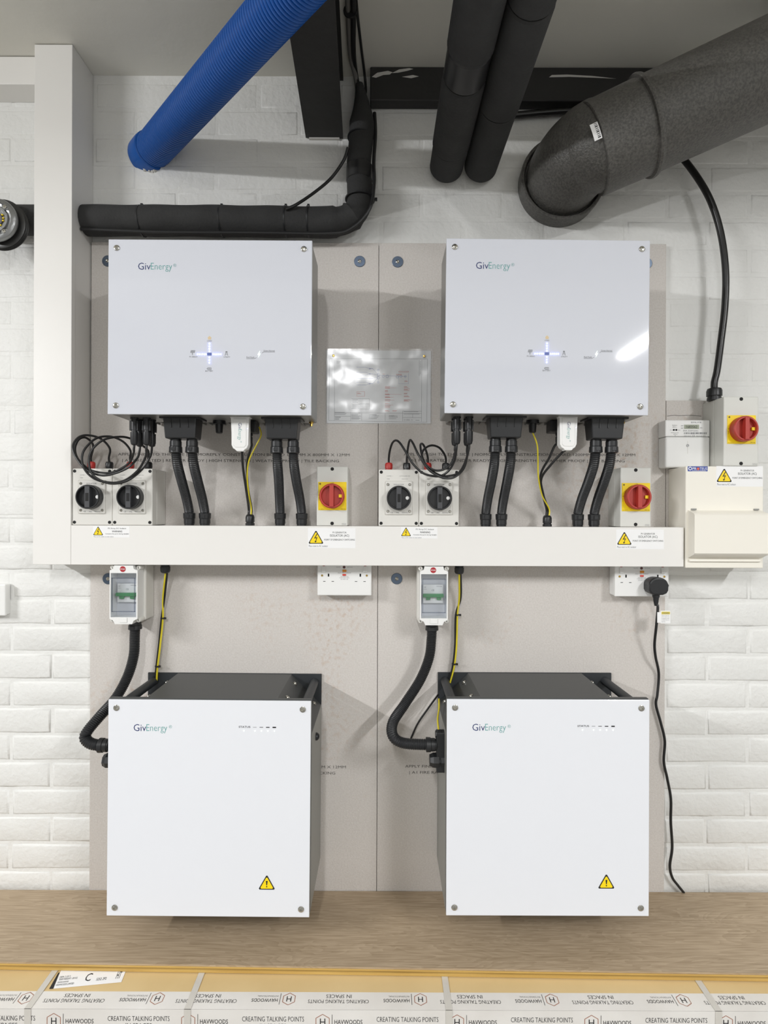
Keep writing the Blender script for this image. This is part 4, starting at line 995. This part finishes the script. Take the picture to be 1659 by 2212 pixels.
B().lathe((rx, yr - .0402, rz), (0, -1, 0), [(0, .019), (.003, .019), (.004, .017)], 30).make('label_disc', mat('grey_label', (96, 94, 104), .4), t)
for a in (0.5, -.2, -.8, .1):
    p = (rx + .0225 * math.cos(a), yr - .0455, rz + .0225 * math.sin(a)); B().box(p[0] - .002, p[0] + .002, p[1], p[1] + .005, p[2] - .0015, p[2] + .0015).make('yellow_mark', M_yel, t)
for a in (-.9, .85):
    p = (rx + .041 * math.cos(a), yr - .0425, rz + .041 * math.sin(a)); B().box(p[0] - .009, p[0] + .009, p[1] - .0025, p[1], p[2] - .007, p[2] + .007, .002).make('screw_lug', M_silver, t)
    screw('screw', p[0], p[2], p[1] - .0025, .005, M_chrome, t)
# blue ribbed duct
A = at(325, 330, 1.571); d = Vector((.67, -.735, -.055)).normalized()
t = thing('ribbed_duct', 'blue ribbed plastic duct running from the wall to the ceiling front', 'duct', (A.x, 0, A.z - .05))
B().sweep([A - d * .02 + d * 1.05 * i / 20 for i in range(21)], lambda L, tt: .0470 - .0050 * (0.5 + 0.5 * math.cos(2 * math.pi * L / .0088)) ** 3, 40, .0088 / 6, True).make('duct_wall', M_blue, t)
b = B().lathe(A - d * .03, d, [(0, .052), (.035, .052), (.05, .0505), (.052, .047)], 40); b.make('collar', M_blue, t)
b = B(); rnd = random.Random(5)
e1 = d.orthogonal().normalized(); e2 = d.cross(e1)
for i in range(22):
    a = rnd.uniform(0, 6.28); n_ = e1 * math.cos(a) + e2 * math.sin(a); c = A + n_ * .052; c.y = YW - .003
    b.lathe(c, (0, -1, 0), [(-.004, rnd.uniform(.004, .009)), (rnd.uniform(.001, .006), rnd.uniform(.001, .004))], 6)
b.make('filler', M_peel, t)
# steel beam and lintel
def ibeam(name, label, a, bb, half, z0, z1, m):
    t = thing(name, label, 'beam', (a[0], a[1], z0))
    d2 = Vector((bb[0] - a[0], bb[1] - a[1])).normalized(); n2 = Vector((-d2.y, d2.x)); out = B()
    def bar(h, za, zb):
        v = []
        for z in (za, zb):
            for p in (a, bb):
                for s in (-1, 1): v.append(out.bm.verts.new((p[0] + n2.x * h * s, p[1] + n2.y * h * s, z)))
        for f in ((0, 1, 3, 2), (4, 6, 7, 5), (0, 4, 5, 1), (2, 3, 7, 6), (0, 2, 6, 4), (1, 5, 7, 3)): out.bm.faces.new([v[i] for i in f])
    bar(half, z0, z0 + .011); bar(.005, z0 + .0111, z1 - .0111); bar(half, z1 - .011, z1)
    out.make('girder', m, t); return t
t = ibeam('steel_beam', 'black painted steel beam running out from the wall', (-.1705, YW - .0005), (-.145, -.75), .052, 1.046, ZC - .001, M_steel)
q = B().box(-.213, -.128, YW - .006, YW, 1.041, 1.0455); q.make('mortar_strip', M_peel, t)
t = thing('steel_lintel', 'black steel lintel along the top of the wall', 'beam', (.35, 0, 1.13))
xl0, xl1 = at(800, 190, 1.55).x, .78
B().box(xl0, xl1, Y(1.535), YW - .0005, 1.128, ZC - .001, .002, 1).make('lintel', M_steel, t)
b = B(); rnd = random.Random(9)
for P in ([(803, 166), (815, 157), (838, 153), (848, 156), (842, 161), (828, 162), (812, 168)], [(846, 158), (862, 150), (884, 147), (893, 149), (880, 153), (860, 157)], [(1186, 167), (1192, 162), (1225, 161), (1280, 164), (1332, 170), (1285, 168), (1230, 166)], [(868, 166), (892, 162), (905, 165), (888, 169)]):
    b.poly([(at(x, y, 1.5345).x, at(x, y, 1.5345).z) for x, y in P], (0, Y(1.5345), 0))
b.make('peeling_paint', M_peel, t)
# twin lagged pipes
for lab, px, py, r, dd, secs in (('left of the two thick black lagged pipes overhead', 963, 367, .0460, Vector((.011, -1, -.004)), ((0, .11, 0), (.11, .34, .0022), (.34, .42, .0008), (.42, .80, .003))),
                                 ('right of the two thick black lagged pipes overhead', 1036, 367, .0454, Vector((.016, -1, .006)), ((0, .25, 0), (.25, .52, .0018), (.52, .80, .0005)))):
    A = at(px, py, 1.565); dd.normalize()
    t = thing('lagged_pipe', lab, 'pipe', (A.x, 0, A.z - r), 'lagged pipes overhead')
    for s0_, s1_, e in secs:
        R2 = r + e; o = A + dd * s0_; L = s1_ - s0_ - .0006
        m = M_tape if abs(L - .08) < .003 else M_foam
        B().lathe(o, dd, [(0, R2 - .003), (.004, R2), (L - .004, R2), (L, R2 - .003)] if s0_ else [(0, R2 - .02), (.006, R2 - .007), (.016, R2), (L, R2)], 36).make('lagging_section', m, t)
# large grey foam duct
W_ = at(1207, 402, 1.565); A = at(1374, 283, 1.38); d = Vector((.922, -.21, .325)).normalized()
t = thing('foam_duct', 'large dark grey foam ventilation duct at upper right', 'duct', (W_.x, 0, W_.z - .11))
Pj = A - d * .115
el = [Vector((W_.x, YW, W_.z)), Vector((W_.x, -.03, W_.z)), Vector((W_.x + .002, -.07, W_.z + .001)), Vector((W_.x + .016, -.112, W_.z + .006)), Vector((W_.x + .042, -.143, W_.z + .014)), Pj + d * .03, Pj + d * .06]
B().lathe((W_.x, YW - .001, W_.z), (0, -1, 0), [(0, .113), (.040, .1155), (.046, .1145), (.0475, .111), (.0475, .107), (.044, .1045), (.036, .1035), (.036, .09)], 56).make('wall_collar', M_epp, t)
B().sweep(el, lambda L, tt: .098 + .007 * tt, 56, .01).make('elbow', M_epp, t)
cp0 = A - d * .108
B().lathe(cp0, d, [(0, .1055), (.002, .1078), (.118, .1085), (.120, .1155), (.125, .1175), (.131, .1155), (.132, .105)], 64).make('coupling', M_epp, t)
e_ = cp0 + d * .1325
mp_ = [e_ + d * (.05 * i) for i in range(9)] + [e_ + d * .45 + Vector((.07, -.008, .012)), e_ + d * .45 + Vector((.17, -.01, .015)), e_ + d * .45 + Vector((.6, -.01, .015)), e_ + d * .45 + Vector((1.6, -.01, .015))]
B().sweep(mp_, .1085, 64, .03).make('main_duct', M_epp, t)
q = at(1231, 300, 1.36); 
b = B(); n_ = Vector((-.55, -.62, .45)).normalized()
lab_c = cp0 - d * .012; up = (Vector((0, -1, 0)) - d * (Vector((0, -1, 0)).dot(d))).normalized(); sd = d.cross(up)
V = []
for i in range(7):
    a = .26 - .36 * i / 6
    for k_ in (0, 1):
        V.append(b.bm.verts.new(cp0 - d * .002 + d * (.018 * k_) * -1 + (up * math.cos(a) + sd * math.sin(a)) * .1066))
for i in range(6): b.bm.faces.new((V[2 * i], V[2 * i + 1], V[2 * i + 3], V[2 * i + 2]))
lab_ = b.make('barcode_label', M_stick, t)
b = B()
for i in range(9):
    a = .23 - .30 * i / 8; v = []
    for da in (0, -.012 if i % 3 else -.022):
        for k_ in (.2, .75): v.append(b.bm.verts.new(cp0 - d * .002 - d * (.012 * k_) + (up * math.cos(a + da) + sd * math.sin(a + da)) * .1070))
    b.bm.faces.new((v[0], v[1], v[3], v[2]))
b.make('bars', M_ink, lab_)
# heavy cable to the upper isolator
gx = at(1543, 850, 1.515).x; gz = CUZ1 + .1815 + .03
pts = [at(1060, 252, 1.555), at(1110, 249, 1.555), at(1180, 243, 1.555), at(1250, 240, 1.553), at(1330, 252, 1.55), at(1400, 282, 1.545), at(1455, 322, 1.54), at(1497, 370, 1.53), at(1533, 430, 1.52), at(1556, 500, 1.515), at(1567, 580, 1.51), at(1566, 660, 1.51), at(1557, 740, 1.512), at(1549, 800, 1.515), Vector((gx, Y(1.515), gz + .02)), Vector((gx, Y(1.515), gz))]
o = B().sweep(pts, .0088, 12, .01).make('armoured_cable', mat('black_armoured_cable', (30, 30, 30), .28))
tag(o, 'thick glossy black cable curving down to the upper right isolator', 'cable')

# ------------------------------------------------------------------ plank and flooring packs
zt = -1.053; th = .016; ang = math.radians(-.75)
yfl, yfr = Y(1.309), Y(1.283)
t = thing('flooring_plank', 'wide oak flooring plank lying on the boxes below the batteries', 'plank', (0, -.14, zt - th))
def slab(b, x0, x1, ins, za, zb):
    def fy(x): return yfl + (yfr - yfl) * (x + .9) / 1.78 + ins
    vs = []
    for z in (za, zb):
        vs += [b.bm.verts.new((x0, fy(x0), z)), b.bm.verts.new((x1, fy(x1), z)), b.bm.verts.new((x1, -.002, z)), b.bm.verts.new((x0, -.002, z))]
    for f in ((0, 1, 2, 3), (7, 6, 5, 4), (0, 4, 5, 1), (1, 5, 6, 2), (2, 6, 7, 3), (3, 7, 4, 0)): b.bm.faces.new([vs[i] for i in f])
    return b
slab(B(), -1.15, 1.15, 0, zt - .004, zt).make('veneer', M_wood, t)
slab(B(), -1.15, 1.15, -.001, zt - .0078, zt - .0041).make('plywood_layer', M_ply, t)
slab(B(), -1.15, 1.15, .003, zt - .0098, zt - .0079).make('groove', M_plyd, t)
slab(B(), -1.15, 1.15, -.003, zt - th, zt - .0099).make('plywood_layer', M_ply, t)
zb = zt - th - .0018; yf = Y(1.2054)
t = thing('flooring_pack', 'long cardboard pack of flooring with white printed sleeve', 'box', (0, -.18, ZF))
B().box(-1.2, 1.2, yf + .0006, -.002, ZF + .001, zb - .0004, .002, 1).make('carton', M_card, t)
b = B().box(-1.2, 1.2, yf, yf + .0005, ZF + .001, zb); b.box(-1.2, 1.2, yf, Y(1.2496), zb - .0003, zb + .0001); b.make('sleeve', M_sleeve, t)
inkb = B(); per = .289
def hexa(b, O, ux, uy, r, wd):
    P = [(r * math.sin(i * math.pi / 3), r * math.cos(i * math.pi / 3)) for i in range(6)]
    for i in range(6): b.seg(P[i], P[(i + 1) % 6], wd, O, ux, uy)
for i in range(-2, 8):
    # front face
    x = -.7062 + per * i; y = yf - .0004; O = Vector((x, y, zb - .026))
    if -1.17 < x - .02 and x + .26 < 1.19:
        hx = B(); hexa(hx, O, (1, 0, 0), (0, 0, 1), .0165, .0012); hx.make('hexagon_logo', M_bronze, t)
        inkb.text('H', O + Vector((0, 0, -.0075)), .0115, .015, align='C'); inkb.seg((.0205, -.016), (.0205, .016), .0009, O)
        inkb.text('HAVWOODS', O + Vector((.0255, 0, -.0048)), .060, .0098); inkb.text('INTERNATIONAL', O + Vector((.0255, 0, -.0125)), .048, .0042, off=-.02)
        inkb.text('CREATING TALKING POINTS', O + Vector((.1825, 0, .0008)), .133, .0105, align='C', off=-.008); inkb.text('IN SPACES', O + Vector((.1825, 0, -.0145)), .056, .0105, align='C', off=-.008)
    # top face, reads from behind
    x = -.494 + per * i; O = Vector((x, Y(1.2315), zb + .0005)); ux, uy = Vector((-1, 0, 0)), Vector((0, -1, 0))
    if -1.17 < x - .26 and x + .02 < 1.19:
        hx = B(); hexa(hx, O, ux, uy, .0150, .0012); hx.make('hexagon_logo', M_bronze, t)
        inkb.text('H', O + uy * -.0065, .0105, .013, ux=ux, uy=uy, align='C'); inkb.seg((.0195, -.014), (.0195, .014), .0009, O, ux, uy)
        inkb.text('HAVWOODS', O + ux * .0245 + uy * -.001, .057, .0085, ux=ux, uy=uy); inkb.text('INTERNATIONAL', O + ux * .0245 + uy * -.009, .046, .004, ux=ux, uy=uy, off=-.02)
        inkb.text('CREATING TALKING POINTS', O + ux * .180 + uy * .0015, .133, .0088, ux=ux, uy=uy, align='C', off=-.008); inkb.text('IN SPACES', O + ux * .180 + uy * -.0115, .056, .0088, ux=ux, uy=uy, align='C', off=-.008)
inkb.make('lettering', M_ink, t)
for px in (60, 405, 970, 1552):
    x = at(px, 2180, 1.2054).x
    b = B().box(x - .007, x + .007, yf - .0012, yf - .0006, ZF + .002, zb + .0012); b.box(x - .007, x + .007, yf - .0012, Y(1.33), zb + .0006, zb + .0012); b.make('strap', M_strap, t)
# address label stuck on the pack
def L_(px, py): D = -zb * F / (py - CY); q = at(px, py, D); return Vector((q.x, q.y, zb + .0004))
q0, q1, q2, q3 = L_(112, 2139), L_(262, 2124), L_(272, 2099), L_(132, 2099)
lb = thing('shipping_label', 'white shipping label on the pack under the plank', 'label', q0)
b = B(); b.flat = True; b.bm.faces.new([b.bm.verts.new(v) for v in (q0, q1, q2, q3)]); b.make('paper', M_stick, lb)
b = B(); ez = Vector((0, 0, .0004)); b.flat = True
b.bm.faces.new([b.bm.verts.new(L_(*p) + ez) for p in ((106, 2139.5), (115, 2139), (129, 2104), (126, 2104))])
ux = (q1 - q0).normalized(); uy = Vector((-ux.y, ux.x, 0))
for s_, px, py, w, h in (('C', 181, 2123, .013, .022), ('5252 2P2', 207, 2121, .022, .007), ('HT', 249, 2117, .010, .020), ('ITEM: 2 OF 3', 128, 2116, .023, .005), ('TEAM WEIGHT: 120 KG', 126, 2121, .040, .005), ('CREATIVE HAVWOODS', 123, 2127, .024, .004), ('HAVWOODS LIMITED', 120, 2133, .038, .005)):
    b.text(s_, L_(px, py) + ez, w, h, ux=ux, uy=uy)
b.make('lettering', M_ink, lb)

for o in COL.objects:
    if '_o' in o: del o['_o']
